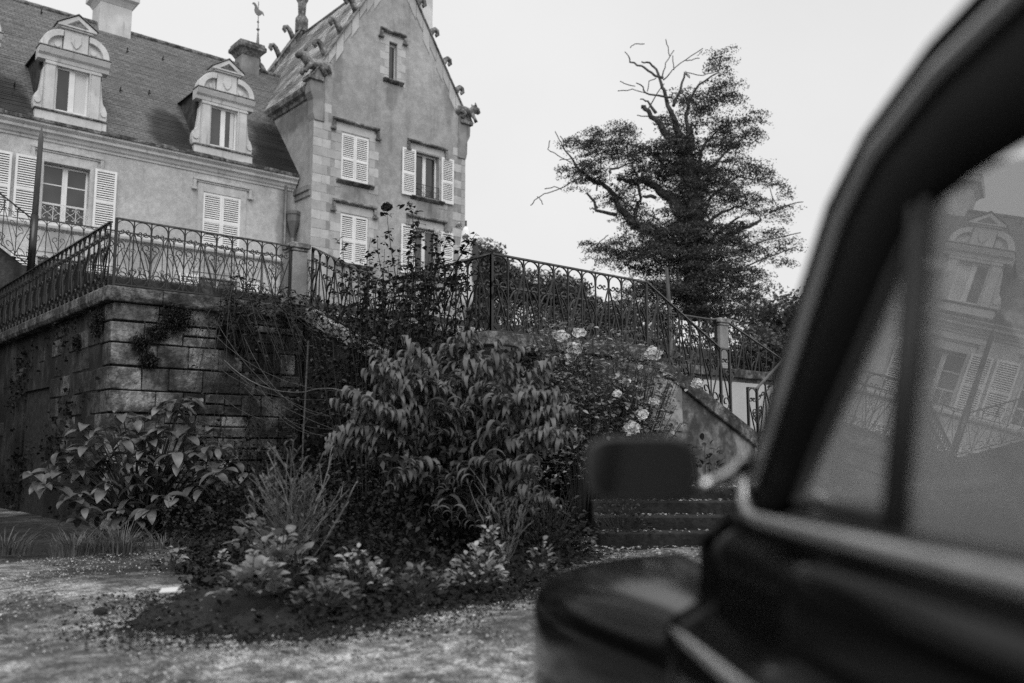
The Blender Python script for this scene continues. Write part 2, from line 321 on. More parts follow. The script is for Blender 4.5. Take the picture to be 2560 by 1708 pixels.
# ================================================================ FRONT TERRACE (retaining wall, stone by stone)
tw = thing('terrace_wall', 'dark ashlar retaining wall of the terrace with mossy overhanging coping', 'wall', (3.97, 13.4, 0))
core = MB(); core.box(4.02, 7.0, 13.47, 21.2, -.1, 3.2); core.build('wall_core', MORTAR, tw)
struct('terrace_floor', MB().box(4.0, 11.5, 13.5, 21.24, 3.3, 3.43), GRAVEL)
rows = [(3.2, 2.93), (2.93, 2.62), (2.62, 2.28), (2.28, 1.93), (1.93, 1.6), (1.6, 1.26), (1.26, .92), (.92, .6), (.6, .3), (.3, -.05)]
rr = random.Random(3)
for k, (zt, zb) in enumerate(rows):
    x = 3.97; first = True
    while x < 6.85:
        wd = (.66 if k % 2 == 0 else .46) if first else rr.uniform(.3, .62)
        if x > 5.2 and rr.random() < .45: wd *= .6
        x1 = min(x+wd, 6.98); j = .012
        halves = [(zt, zb)] if first or rr.random() < .5 else [(zt, (zt+zb)/2+rr.uniform(-.03, .03)), None]
        if len(halves) == 2: halves[1] = (halves[0][1], zb)
        for a, b in halves:
            if first: m = RSTONE[0]
            else: m = RSTONE[rr.choice((0, 1, 1, 1, 2, 2) if x > 5 else (0, 0, 1, 1))]
            d = rr.uniform(.0, .035)
            bl = MB().box(x+rr.uniform(.002, j), x1-rr.uniform(.002, j), 13.4+d, 13.5, b+rr.uniform(.004, .018), a-rr.uniform(.004, .016))
            bl.v = [(vx+rr.uniform(-.008, .008), vy+rr.uniform(-.006, .006) if vy < 13.49 else vy, vz+rr.uniform(-.008, .008)) for vx, vy, vz in bl.v]
            bl.build('stone', m, tw, bevel=.014, seg=2)
        x = x1; first = False
# left flank of the terrace: stained render with a doorway and its quoins
fl = MB()
def flank(y0, y1, z0, z1, x=3.985): fl.add([(x, y0, z0), (x, y1, z0), (x, y1, z1), (x, y0, z1)], [(0, 3, 2, 1)])
flank(13.47, 16.7, -.1, 3.2); flank(16.7, 18.4, 2.15, 3.2); flank(18.4, 21.24, -.1, 3.2)
for y in (16.7, 18.4): fl.add([(3.985, y, -.1), (4.3, y, -.1), (4.3, y, 2.15), (3.985, y, 2.15)], [(0, 1, 2, 3)])
fl.add([(3.985, 16.7, 2.15), (3.985, 18.4, 2.15), (4.3, 18.4, 2.15), (4.3, 16.7, 2.15)], [(0, 1, 2, 3)])
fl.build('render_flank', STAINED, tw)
for k, (zt, zb) in enumerate(rows):
    y1 = 13.47+(.3 if k % 2 == 0 else .5)
    q = MB().box(3.955+rr.uniform(0, .01), 4.0, 13.475, y1, zb+.01, zt-.01); q.build('stone', RSTONE[1 if k < 6 else 2], tw, bevel=.012)
for k in range(7):
    y = rr.uniform(17.0, 20); z = rr.uniform(.9, 2.9)
    if 16.4 < y < 18.6 and z < 2.3: continue
    MB().box(3.972, 4.0, y, y+rr.uniform(.3, .6), z, z+rr.uniform(.2, .33)).build('stone', RSTONE[rr.choice((1, 2, 2, 2))], tw, bevel=.012)
for k, (zt, zb) in enumerate(rows[:8]):
    y = 13.98 if k % 2 else 13.78
    while y < 16.3:
        y1 = min(y+rr.uniform(.35, .75), 16.65)
        if rr.random() < .82:
            q = MB().box(3.966+rr.uniform(0, .014), 4.0, y+rr.uniform(.006, .02), y1-rr.uniform(.004, .02), zb+rr.uniform(.006, .02), zt-rr.uniform(.006, .02)); q.build('stone', rr.choice((RSTONE[2], RSTONE[2], RSTONE[1], STAINED)), tw, bevel=.012)
        y = y1
dr = MB().box(4.22, 4.26, 16.7, 18.4, -.1, 2.15).build('cellar_door', DARKIN, tw)
for k in range(7): MB().box(4.19, 4.218, 16.71+k*.241, 16.93+k*.241, 0, 2.14).build('door_plank', M('door_wood_%d' % k, .02+.006*(k % 3), .8) if k < 1 else bpy.data.materials['door_wood_0'], dr)
# coping slabs: each a slab of its own
x = 3.84
while x < 6.9:
    x1 = min(x+rr.uniform(.75, 1.1), 7.06)
    c = MB().prism([(13.3, 3.27), (13.33, 3.2), (13.42, 3.2), (13.75, 3.2), (13.75, 3.428), (13.33, 3.42), (13.3, 3.39)], 'x', x+.006, x1-.004)
    c.v = [(a, b+rr.uniform(-.012, .012), d+rr.uniform(-.012, .01)) for a, b, d in c.v]
    c.build('coping_slab', COPING, tw, bevel=.018, seg=2); x = x1
y = 13.77
while y < 21.2:
    y1 = min(y+rr.uniform(.8, 1.2), 21.24)
    c = MB().prism([(3.83, 3.27), (3.86, 3.2), (4.0, 3.2), (4.35, 3.2), (4.35, 3.428), (3.86, 3.42), (3.83, 3.39)], 'y', y+.005, y1-.004)
    c.build('coping_slab', COPING, tw, bevel=.018, seg=2); y = y1

# ================================================================ STAIRCASE, LANDING, GARDEN STEPS
stc = thing('stone_staircase', 'double stone staircase with landing coming down from the terrace', 'staircase', (7.0, 8.6, 0))
MB().box(7.07, 9.95, 8.62, 10.0, -.1, 2.42).build('landing_core', PALEPL, stc); MB().box(7.07, 15.5, 10.02, 10.75, -.1, 2.42).build('gallery_core', PALEPL, stc)
for k in range(6):                              # flight from the terrace down to the landing
    MB().box(7.07, 9.2, 10.76+k*.42, 11.178+k*.42, -.1+.02*k, 2.45+.16*k).build('step', STEPM, stc, bevel=.012)
MB().prism([(10.78, 2.45), (13.38, 3.42), (13.38, 3.2), (10.78, 2.2)], 'x', 6.95, 7.07).build('stringer', STRING, stc, bevel=.012)
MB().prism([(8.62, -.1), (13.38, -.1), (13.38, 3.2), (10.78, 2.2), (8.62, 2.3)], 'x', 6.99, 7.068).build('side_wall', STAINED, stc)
x = 6.9
while x < 9.9:
    x1 = min(x+rr.uniform(.7, 1), 9.95); MB().box(x+.005, x1-.005, 8.48, 8.85, 2.36, 2.53).build('coping_slab', COPING, stc, bevel=.015, seg=2); x = x1
y = 8.86
while y < 10.7:
    y1 = min(y+.93, 10.75); MB().box(6.9, 7.25, y+.005, y1-.005, 2.36, 2.53).build('coping_slab', COPING, stc, bevel=.015); y = y1
MB().box(7.26, 9.94, 8.86, 10.0, 2.42, 2.5).build('landing_floor', STEPM, stc)
# flight going down to the right along the landing wall
for k in range(6):
    MB().box(9.96+k*.4, 10.355+k*.4, 8.62, 9.96, -.1, 2.3-.2*k).build('step', STEPM, stc, bevel=.012)
MB().prism([(9.95, 2.5), (9.95, 2.28), (12.45, 1.12), (12.45, 1.36)], 'y', 8.44, 8.64).build('stringer', COPING, stc, bevel=.012)
MB().prism([(7.1, -.1), (12.45, -.1), (12.45, 1.12), (9.95, 2.28), (7.1, 2.36)], 'y', 8.5, 8.6).build('side_wall', PALEPL, stc)
MB().box(9.5, 10.6, 8.47, 8.5, 1.35, 2.1).build('render_patch', M('pale_patch', .3, .9, [(4, 6, .42, .6, .5, 1.1)]), stc, bevel=.008)
# pale wall of the far flight, seen under the railings
MB().box(9.97, 15.5, 9.98, 10.02, 0, 2.34).build('far_wall', PALEWALL, stc)
MB().box(9.96, 15.3, 9.94, 10.78, 2.425, 2.58).build('far_coping', COPING, stc, bevel=.01)
MB().prism([(14.9, 2.6), (14.9, 2.4), (18.2, 1.35), (18.2, 1.55)], 'y', 10.3, 10.7).build('far_stringer', STRING, stc, bevel=.01)
struct('garden_bank', MB().box(9.2, 60, 11.0, 18.2, -.2, 2.45), TURF, 'grassy bank behind the staircase')
# broad garden steps beside the bed
ds = Vector((.651, .759)); dn = Vector((.759, -.651))
gs = thing('garden_steps', 'low mossy garden steps strewn with fallen leaves behind the wing mirror', 'steps', (8.4, 7.2, 0))
for k in range(4):
    p0 = Vector((7.65, 6.95))+ds*(.42*k); q = MB()
    c = [p0-dn*.3, p0+dn*3.2, p0+dn*3.2+ds*(2.2-.42*k), p0-dn*.3+ds*(2.2-.42*k)]
    q.prism([(v.x, v.y) for v in c], 'z', -.1, .15*(k+1)); q.build('step', STEPM, gs, bevel=.015)

# ================================================================ IRON RAILINGS
PIT = .257
_rail = {}
def rail_meshes(sh):
    key = round(sh, 3)
    if key in _rail: return _rail[key]
    def mk(name, *strips):
        b = MB()
        for pts, t, d in strips: b.strip(pts, t, d)
        b.v = [(x, y, z+x*sh) for x, y, z in b.v]
        return b.mesh(name, IRON)
    heart = []
    for s in (-1, 1):
        heart.append(([(0, .36), (s*.035, .45), (s*.085, .53)]+spiral(s*.066, .59, .066, .014, -.4, math.pi*1.75, 11, s), .010, .022))
    foot = lambda s: ([(0, .25)]+[(s*.045, .235)]+spiral(s*.128, .135, .112, .112, math.pi*.75, math.pi*1.5, 5, s)+spiral(s*.128, .135, .112, .02, math.pi*1.55, math.pi*3.6, 11, s), .011, .024)
    arch = ([(.006, .80)]+[(.1285-.1215*math.cos(a), .865+.105*math.sin(a)) for a in np.linspace(0, math.pi, 9)]+[(.251, .80)], .010, .022)
    curl = ([(.03, .79), (.06, .76)]+spiral(.0855, .80, .042, .01, -2.2, 3.6, 9), .009, .02)
    curl2 = ([(.257-x, z) for x, z in curl[0]], .009, .02)
    _rail[key] = dict(baluster=mk('baluster', ([(0, 0), (0, .97)], .016, .016)), diagA=mk('diagonal_bar', ([(.006, .80), (PIT-.006, .04)], .012, .02)),
                      diagB=mk('diagonal_bar', ([(-.006, .80), (-PIT+.006, .04)], .012, .02)), arch=mk('arch_bar', arch), curl=mk('curl', curl, curl2),
                      heart=mk('heart_scroll', *heart), footA=mk('foot_scroll', foot(1)), footB=mk('foot_scroll', foot(-1)))
    return _rail[key]
def add_rail(root, p0, p1, phase=0, h=1.0, newel0=False, newel1=True):
    p0 = Vector(p0); p1 = Vector(p1); d = p1-p0; Lh = math.hypot(d.x, d.y); sh = d.z/Lh; ang = math.atan2(d.y, d.x)
    n = max(1, round(Lh/PIT)); sx = Lh/n/PIT; ms = rail_meshes(sh*sx if abs(sh) > 1e-6 else 0); o0 = world_org(root)
    def mat(i): q = p0+d*(i/n)-o0; return Matrix.Translation(q) @ Matrix.Rotation(ang, 4, 'Z') @ Matrix.Diagonal((sx, 1, h, 1))
    for i in range(n+1):
        m = mat(i); od = (i+phase) % 2
        inst('baluster', ms['baluster'], root, m)
        if od == 0:
            if i < n: inst('diagonal_bar', ms['diagA'], root, m)
            if i > 0: inst('diagonal_bar', ms['diagB'], root, m)
            if i < n: inst('foot_scroll', ms['footA'], root, m)
            if i > 0: inst('foot_scroll', ms['footB'], root, m)
        else: inst('heart_scroll', ms['heart'], root, m)
        if i < n: inst('arch_bar', ms['arch'], root, m); inst('curl', ms['curl'], root, m)
    nrm = Vector((-math.sin(ang), math.cos(ang), 0))
    for nm, z, hw, th in (('handrail', .97*h, .028, .022), ('bottom_rail', .012, .016, .014)):
        b = MB(); vs = []
        for p in (p0, p1):
            for s, zz in ((-1, z), (1, z), (.8, z+th), (-.8, z+th)): vs.append(p+nrm*hw*s+Vector((0, 0, zz)))
        b.add(vs, [(0, 3, 2, 1), (4, 5, 6, 7), (0, 1, 5, 4), (1, 2, 6, 5), (2, 3, 7, 6), (3, 0, 4, 7)]); b.build(nm, IRONH if nm == 'handrail' else IRON, root)
    for fl_, p in ((newel0, p0), (newel1, p1)):
        if fl_: MB().box(p.x-.018, p.x+.018, p.y-.018, p.y+.018, p.z-.02, p.z+.985*h).build('newel_post', IRON, root)
G = 'scrolled wrought iron railings of the terrace and stairs'
TZ = 3.425
r = thing('iron_railing', 'scrolled black iron railing on the ashlar terrace wall, up to the stone pillar', 'railing', (3.94, 13.36, TZ), G)
add_rail(r, (3.94, 13.36, TZ), (6.68, 13.36, TZ), 1, newel0=True)
r = thing('iron_railing', 'long iron railing running back along the dark left flank of the terrace', 'railing', (3.94, 13.36, TZ), G)
add_rail(r, (3.94, 13.62, TZ), (3.94, 21.2, TZ), 0)
UZ = 5.04
r = thing('iron_railing', 'thinner looking iron railing of the upper court behind the terrace, starting at the tall pole', 'railing', (4.57, 21.28, UZ), G)
add_rail(r, (4.57, 21.28, UZ), (11.4, 21.28, UZ), 1, h=1.08)
r = thing('iron_railing', 'iron stair railing sloping up to the left edge beside the tall pole', 'railing', (4.5, 21.28, UZ), G)
add_rail(r, (4.5, 21.28, UZ), (2.4, 21.28, UZ+1.45), 0, h=1.08)
r = thing('iron_railing', 'iron stair railing from the stone pillar down into the climbing rose', 'railing', (7.0, 13.2, 3.42), G)
add_rail(r, (7.0, 13.2, 3.42), (7.0, 11.0, 2.53), 1, newel0=True); add_rail(r, (7.0, 11.0, 2.53), (7.0, 8.54, 2.53), 1)
r = thing('iron_railing', 'iron railing of the landing above the white roses, bending down to the right', 'railing', (7.0, 8.54, 2.53), G)
add_rail(r, (7.0, 8.54, 2.53), (9.91, 8.54, 2.53), 0, newel0=True); add_rail(r, (9.91, 8.54, 2.53), (11.64, 8.54, 1.69), 1); add_rail(r, (11.64, 8.54, 1.69), (11.88, 8.54, 1.69), 0)
r = thing('iron_railing', 'far iron railing of the landing running up to the right hand stone pillar', 'railing', (8.2, 10.5, 2.58), G)
add_rail(r, (8.3, 10.5, 2.6), (14.2, 10.5, 2.6), 0)
r = thing('iron_railing', 'iron railing sloping down to the right from the far pillar, beside the windscreen pillar', 'railing', (14.85, 10.5, 2.6), G)
add_rail(r, (14.56, 10.5, 2.6), (18.2, 10.5, 1.4), 0)
r = thing('iron_railing', 'short iron railing rising to the right at the foot of the far flight', 'railing', (12.15, 8.3, 1.05), G)
add_rail(r, (12.35, 8.54, 1.1), (12.6, 8.54, 1.1), 0, newel0=True); add_rail(r, (12.6, 8.54, 1.1), (14.6, 8.54, 2.4), 1)
# stone pillars
def pillar(x0, x1, y0, y1, z0, z1, label):
    t = thing('stone_pillar', label, 'pillar', ((x0+x1)/2, (y0+y1)/2, z0), 'stone pillars between the railings')
    MB().box(x0, x1, y0, y1, z0+.16, z1-.14).build('shaft', LIMEG, t, bevel=.012)
    MB().box(x0-.03, x1+.03, y0-.03, y1+.03, z0, z0+.16).build('plinth', LIMEG, t, bevel=.012)
    b = MB(); b.box(x0-.015, x1+.015, y0-.015, y1+.015, z1-.14, z1-.09); b.box(x0-.04, x1+.04, y0-.04, y1+.04, z1-.089, z1); b.build('cap', LICHEN, t, bevel=.012)
pillar(6.7, 6.96, 13.3, 13.62, 3.43, 4.47, 'square stone pillar with moulded cap between terrace railing and stair railing')
pillar(14.24, 14.5, 10.42, 10.58, 2.55, 3.62, 'farther square stone pillar between the two right hand railings')
t = thing('iron_pole', 'tall dark tapered pole at the bend of the upper railing, before the shutters', 'pole', (4.56, 21.3, 5.0))
MB().tube([(4.55, 21.22, 4.9), (4.56, 21.22, 6.15)], .08, 8).build('pole_shaft', IRON, t, smooth=True); MB().tube([(4.56, 21.22, 6.15), (4.58, 21.22, 7.9), (4.58, 21.22, 8.15)], [.065, .052, .006], 8).build('pole_tip', WOODP, t, smooth=True)
t = tag(MB().tube([(19.45, 15.88, 2.4), (19.4, 15.87, 4.9), (19.257, 15.84, 6.13)], .055, 6).build('garden_pole', WOODP), 'thin weathered garden pole in front of the ivy clad tree', 'pole')
# stair flight at far left, in the upper court
t = thing('court_stair', 'dark flank of the stair climbing to the left in the upper court', 'staircase', (2.4, 21.5, 5.0))
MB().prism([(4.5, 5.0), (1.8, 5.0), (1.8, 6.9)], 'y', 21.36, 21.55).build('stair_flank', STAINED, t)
for k in range(7): MB().box(1.8+.36*k, 2.158+.36*k, 21.56, 23.2, 4.9, 6.7-.24*k).build('step', STEPM, t)
# closed parasol on the landing behind the climbing rose
t = thing('closed_parasol', 'closed white parasol tied with a dark strap beside the tower edge', 'parasol', (14.9, 19.3, 4.5))
MB().lathe([(.05, 4.9), (.22, 5.2), (.2, 6.3), (.12, 7.1), (.04, 7.25)], (14.92, 19.34, 0), 10).build('canopy', CLOTH, t, smooth=True)
MB().tube([(14.92, 19.34, 4.5), (14.92, 19.34, 7.42)], .03, 6).build('pole', WOODP, t)
MB().prism([(15.0, 5.7), (15.12, 5.75), (15.14, 6.6), (15.06, 6.9)], 'y', 19.05, 19.2).build('strap', STRAPM, t)

# ================================================================ CHATEAU: LONG WING
YF = 29.1
wing = thing('chateau_wing', 'long rendered chateau wing with steep slate roof, stone dormers and white shutters', 'chateau', (5, YF, 4.5))
def leaf_shutter(parent, x0, x1, z0, z1, y, rails=(.47,), slats=True):
    f = MB(); s = .065
    f.box(x0, x0+s, y-.04, y, z0, z1); f.box(x1-s, x1, y-.04, y, z0, z1)
    zs = [z0]+[z0+(z1-z0)*q for q in rails]+[z1]
    f.box(x0+s, x1-s, y-.04, y, z0, z0+.1); f.box(x0+s, x1-s, y-.04, y, z1-.08, z1)
    for q in rails: f.box(x0+s, x1-s, y-.04, y, z0+(z1-z0)*q-.05, z0+(z1-z0)*q+.05)
    o = f.build('shutter', WHITE, parent)
    b = MB(); z = z0+.12
    while z < z1-.1:
        b.add([(x0+s, y-.036, z), (x1-s, y-.036, z), (x1-s, y-.006, z+.036), (x0+s, y-.006, z+.036), (x0+s, y-.036, z-.012), (x1-s, y-.036, z-.012), (x1-s, y-.006, z+.024), (x0+s, y-.006, z+.024)],
              [(0, 1, 2, 3), (4, 7, 6, 5), (0, 4, 5, 1), (3, 2, 6, 7)]); z += .072
    b.build('louvre_slats', WHITE, o, kind='stuff')
    MB().box(x0+s, x1-s, y-.003, y-.001, z0+.05, z1-.05).build('slat_shade_back', SLATGAP, o)  # dark sheet that paints shade into the gaps between the slats
    return o
def sash(parent, x0, x1, z0, z1, y, bars=(.66,), blind=None):
    f = MB(); a = .06; c = (x0+x1)/2
    f.box(x0, x0+a, y, y+.06, z0, z1); f.box(x1-a, x1, y, y+.06, z0, z1); f.box(x0+a, x1-a, y, y+.06, z0, z0+.09); f.box(x0+a, x1-a, y, y+.06, z1-a, z1); f.box(c-.075, c+.075, y-.01, y+.05, z0+.09, z1-a)
    for q in bars:
        for p0, p1 in ((x0+a, c-.075), (c+.075, x1-a)): f.box(p0, p1, y+.015, y+.045, z0+(z1-z0)*q-.016, z0+(z1-z0)*q+.016)
    o = f.build('window', WHITE, parent)
    k = 0
    for p0, p1 in ((x0+a, c-.075), (c+.075, x1-a)):
        zz = [z0+.09]+[z0+(z1-z0)*q for q in bars]+[z1-a]
        for u, v in zip(zz, zz[1:]): MB().add([(p0, y+.03, u), (p1, y+.03, u), (p1, y+.032, v), (p0, y+.032, v)], [(0, 1, 2, 3)]).build('pane', BLIND if blind == k else PANE, o)
        k += 1
    MB().box(x0-.2, x1+.2, y+.5, y+.52, z0-.2, z1+.2).build('room_backdrop', DARKIN, o)
    return o
def guard(parent, x0, x1, z0, z1, y, mat):
    b = MB(); b.box(x0, x1, y-.012, y+.012, z1-.02, z1); b.box(x0, x1, y-.012, y+.012, z0, z0+.02)
    n = max(2, round((x1-x0)/.33)); wd = (x1-x0)/n; hm = (z0+z1)/2; q = (z1-z0)*.26
    for i in range(n):
        c = x0+(i+.5)*wd
        for sx in (-1, 1):
            for sz in (-1, 1): b.strip([(c, hm)]+[(c+sx*wd*.2, hm+sz*q*.3)]+[(c+sx*(u-c), hm+sz*(v-hm)) for u, v in spiral(c+wd*.24, hm+q*.95, wd*.2, .012, -1.2, 3.8, 9)], .009, .014)
    for k in range(len(b.v)):
        X, Yq, Z = b.v[k]
        if abs(Yq) < 1: b.v[k] = (X, Yq+y, Z)
    for i in range(n+1): b.box(x0+i*wd-.007, x0+i*wd+.007, y-.007, y+.007, z0, z1)
    b.build('window_guard', mat, parent)
cents = [-12.6, -8.6, -4.0, -.6, 4.1, 7.06, 11.96]
holes = []
for c in cents: holes += [(c-.655, c+.655, 7.9, 9.74), (c-.66, c+.66, 5.0, 6.82)]
wm = wallholes(MB(), -26, 14.69, 4.3, 10.42, YF, holes)
wm.build('wall', PLASTER, wing)
MB().box(-26, 14.69, YF+1.0, YF+1.1, 4.3, 10.4).build('inner_wall', DARKIN, wing)
for i, c in enumerate(cents):
    closed = c in (11.96, -4.0)
    # stone surround with stepped hood
    s = MB(); z0, z1 = 7.9, 9.74
    for a, b in ((c-.86, c-.655), (c+.655, c+.86)): s.box(a, b, YF-.03, YF+.002, z0, z1+.3)
    s.box(c-.655, c+.655, YF-.03, YF+.002, z1, z1+.3); s.box(c-.95, c+.95, YF-.06, YF+.004, z1+.302, z1+.36); s.box(c-1.03, c+1.03, YF-.1, YF+.006, z1+.362, z1+.44)
    for q in (-1, 1): s.box(min(c+q*.93, c+q*1.03), max(c+q*.93, c+q*1.03), YF-.09, YF+.003, z1+.1, z1+.36); s.box(min(c+q*.9, c+q*1.08), max(c+q*.9, c+q*1.08), YF-.1, YF+.003, z1+.02, z1+.1)
    s.build('window_surround', PLASTER, wing, bevel=.008)
    s = MB(); z1 = 6.82
    s.box(c-.95, c+.95, YF-.05, YF+.004, z1+.16, z1+.27); s.box(c-.78, c+.78, YF-.03, YF+.002, z1, z1+.15); s.build('window_surround', PLASTER, wing, bevel=.008)
    if closed:
        leaf_shutter(wing, c-.655, c, 7.92, 9.73, YF+.03); leaf_shutter(wing, c+.004, c+.655, 7.92, 9.73, YF+.03)
    else:
        sash(wing, c-.655, c+.655, 7.92, 9.72, YF+.2, (.33, .67)); guard(wing, c-.64, c+.64, 7.93, 8.5, YF+.02, WHITE)
        for q in (-1, 1): leaf_shutter(wing, min(c+q*.78, c+q*1.43), max(c+q*.78, c+q*1.43), 8.0-.12, 9.8, YF-.07)
    sash(wing, c-.66, c+.66, 5.0, 6.8, YF+.2, ()); 
    for q in (-1, 1): leaf_shutter(wing, min(c+q*.72, c+q*1.38), max(c+q*.72, c+q*1.38), 5.0, 6.86, YF-.055)
b = MB(); b.prism([(YF+.004, 7.66), (YF-.05, 7.68), (YF-.1, 7.72), (YF-.115, 7.79), (YF-.09, 7.86), (YF+.004, 7.885)], 'x', -26, 14.6); b.build('sill_band', LIME, wing, bevel=.006)
b = MB(); b.prism([(YF+.004, 10.36), (YF-.04, 10.37), (YF-.05, 10.43), (YF-.1, 10.47), (YF-.14, 10.56), (YF-.22, 10.6), (YF-.23, 10.68), (YF-.33, 10.76), (YF-.34, 10.82), (YF+.004, 10.82)], 'x', -26, 14.62); b.build('cornice', LIME, wing)
rr = random.Random(5); x = -26
gut = MB()
while x < 14.5:
    x1 = min(14.62, x+rr.uniform(.4, 1.1)); gut.box(x, x1-.012, YF-.37-rr.uniform(0, .02), YF-.05, 10.822, 10.93+rr.uniform(-.015, .025)); x = x1
gut.build('gutter_course', GUTTER, wing, bevel=.01)
def slate_roof(mb, p_eave, p_ridge, along, n, lap=.012):
    """courses of slates as lapped strips; p_* are start points, along the run vector"""
    pe, pr_ = Vector(p_eave), Vector(p_ridge); al = Vector(along); nrm = al.cross(pr_-pe).normalized()
    if nrm.z < 0: nrm = -nrm
    m = max(1, int(al.length/1.5))
    for i in range(n):
        a = pe.lerp(pr_, i/n)+nrm*lap; b_ = pe.lerp(pr_, min(1, (i+1.15)/n))+nrm*.002
        lo = [a+al*(k/m)+nrm*rr.uniform(-.006, .006)+(pr_-pe)/n*rr.uniform(-.07, .07) for k in range(m+1)]; hi = [b_+al*(k/m) for k in range(m+1)]
        un = [q-nrm*lap for q in lo]
        mb.grid([un, lo, hi])
    return mb
RS = (16.54-10.93)/(33.5-28.86)
b = slate_roof(MB(), (-26, 28.86, 10.93), (-26, 33.5, 16.54), (42.0, 0, 0), 74); b.build('roof', SLATE, wing)
MB().add([(-26, 33.52, 16.52), (16.6, 33.52, 16.52), (16.6, 38, 10.9), (-26, 38, 10.9)], [(0, 1, 2, 3)]).build('rear_roof', SLATE, wing)
x = -26; ridge = MB()
while x < 16.4: ridge.tube([(x, 33.5, 16.53), (x+.42, 33.5, 16.535)], .1, 6); x += .44
ridge.build('ridge_tiles', GUTTER, wing, smooth=True)
hk = MB()
for (x, f) in [(4.9, .55), (6.9, .93), (9.6, .78), (10.9, .8), (9.9, .42), (12.7, .83), (13.9, .82), (8.9, .38), (5.6, .2)]:
    y = 28.86+f*4.64; z = 10.93+f*5.61; hk.tube([(x, y, z+.03), (x, y-.1, z+.16)], .02, 4); hk.tube([(x, y, z+.03), (x+.02, y-.16, z+.02)], .018, 4)
hk.build('roof_hooks', IRON, wing)
def dormer(c, blind=None):
    y = 28.93; d = MB()
    zb, zs = 10.9, 11.3
    holes = [(c-.47, c+.47, 11.36, 12.76)]
    wallholes(d, c-.8, c+.8, zb, 13.02, y, holes, .22)
    for q in (-1, 1): d.add([(c+q*.8, y, zb), (c+q*.8, y+.6, zb), (c+q*.8, y+.6, 13.02), (c+q*.8, y, 13.02)], [(0, 1, 2, 3)])
    o = d.build('dormer', LIME, wing)
    e = MB()
    e.box(c-1.02, c+1.02, y-.07, y+.4, zb-.02, zs-.06); e.box(c-.42, c-.03, y-.075, y-.069, zb+.06, zs-.12); e.box(c+.03, c+.42, y-.075, y-.069, zb+.06, zs-.12)
    e.build('plinth', LIME, o, bevel=.01)
    MB().box(c-1.05, c+1.05, y-.11, y+.3, zs-.058, zs).build('sill', GUTTER, o, bevel=.008)
    for q in (-1, 1):                           # pilasters and side consoles
        e = MB(); e.box(min(c+q*.52, c+q*.78), max(c+q*.52, c+q*.78), y-.05, y+.001, zs+.002, 12.72); e.box(min(c+q*.5, c+q*.81), max(c+q*.5, c+q*.81), y-.075, y+.002, 12.722, 12.8); e.build('pilaster', LIME, o, bevel=.008)
        prof = [(.8, zs+.002), (1.03, zs+.002), (1.06, zs+.15), (1.05, zs+.35), (.99, zs+.5), (.93, zs+.56), (.9, zs+.7), (.87, zs+.95), (.84, zs+1.3), (.8, zs+1.35)]
        MB().prism([(c+q*a, z) for a, z in prof], 'y', y+.06, y+.3).build('console', LIME, o, bevel=.015)
        MB().tube([(c+q*.95, y+.02, zs+.26), (c+q*.95, y+.07, zs+.26)], .09, 10).build('volute', LIME, o)
    e = MB(); e.prism([(y+.3, 12.86), (y-.02, 12.86), (y-.04, 12.98), (y-.12, 13.04), (y-.16, 13.12), (y-.2, 13.2), (y+.3, 13.22)], 'x', c-1.02, c+1.02); e.build('cornice', LIME, o, bevel=.006)
    MB().box(c-1.04, c+1.04, y-.21, y+.28, 13.222, 13.25).build('cornice_flashing', LEAD, o)
    for q in (-1, 1):                           # broken segmental pediment
        out = [(c+q*(.99-.62*(1-math.cos(t))), 13.25+.62*math.sin(t)) for t in np.linspace(0, math.pi/2, 9)]
        inn = [(c+q*(.8-.42*(1-math.cos(t))), 13.25+.42*math.sin(t)) for t in np.linspace(math.pi/2, 0, 9)]
        MB().prism(out+inn, 'y', y-.15, y+.25).build('pediment_arc', LIME, o, bevel=.012)
        out2 = [(c+q*(.8-.42*(1-math.cos(t))), 13.25+.42*math.sin(t)) for t in np.linspace(0, math.pi/2, 9)]
        MB().prism(out2+[(c+q*.38, 13.25)], 'y', y-.03, y+.2).build('tympanum', LIME, o)
        MB().tube([(c+q*.52, y-.07, 13.4), (c+q*.52, y-.02, 13.4)], .085, 9).build('rosette', LIME, o)
    e = MB(); e.box(c-.35, c+.35, y-.1, y+.3, 13.252, 13.93); e.build('crest_block', LIME, o, bevel=.01)
    e = MB(); e.prism([(c-.14, 13.8), (c-.15, 13.56), (c-.07, 13.42), (c, 13.36), (c+.07, 13.42), (c+.15, 13.56), (c+.14, 13.8), (c, 13.77)], 'y', y-.135, y-.102); e.build('shield', LIME, o, bevel=.012)
    e = MB(); e.box(c-.46, c+.46, y-.16, y+.3, 13.932, 13.99); e.prism([(c-.56, 13.99), (c+.56, 13.99), (c+.56, 14.05), (c, 14.42), (c-.56, 14.05)], 'y', y-.2, y+.35); e.build('crest_pediment', LIME, o, bevel=.008)
    MB().prism([(c-.3, 14.06), (c+.3, 14.06), (c, 14.28)], 'y', y-.212, y-.2).build('crest_recess', GUTTER, o)
    f = MB(); f.prism([(c-.6, 14.054), (c, 14.45), (c+.6, 14.054), (c+.6, 14.08), (c, 14.48), (c-.6, 14.08)], 'y', y-.23, y+.38); f.build('crest_flashing', LEAD, o)
    # mossy cheeks and little roof running back into the slope
    for q in (-1, 1): MB().prism([(y+.3, 10.98), (y+.3, 13.2), (31.0, 13.3)], 'x', c+q*.86-.04, c+q*.86+.04).build('cheek', DSLATE, o)
    MB().add([(c-1.0, y+.25, 13.2), (c, y+.25, 13.62), (c+1.0, y+.25, 13.2), (c-1.0, 31.3, 13.2), (c, 31.7, 13.62), (c+1.0, 31.3, 13.2)], [(0, 1, 4, 3), (1, 2, 5, 4)]).build('dormer_roof', DSLATE, o)
    # window
    a = .055; z0, z1 = 11.36, 12.76; yy = y+.14; f = MB()
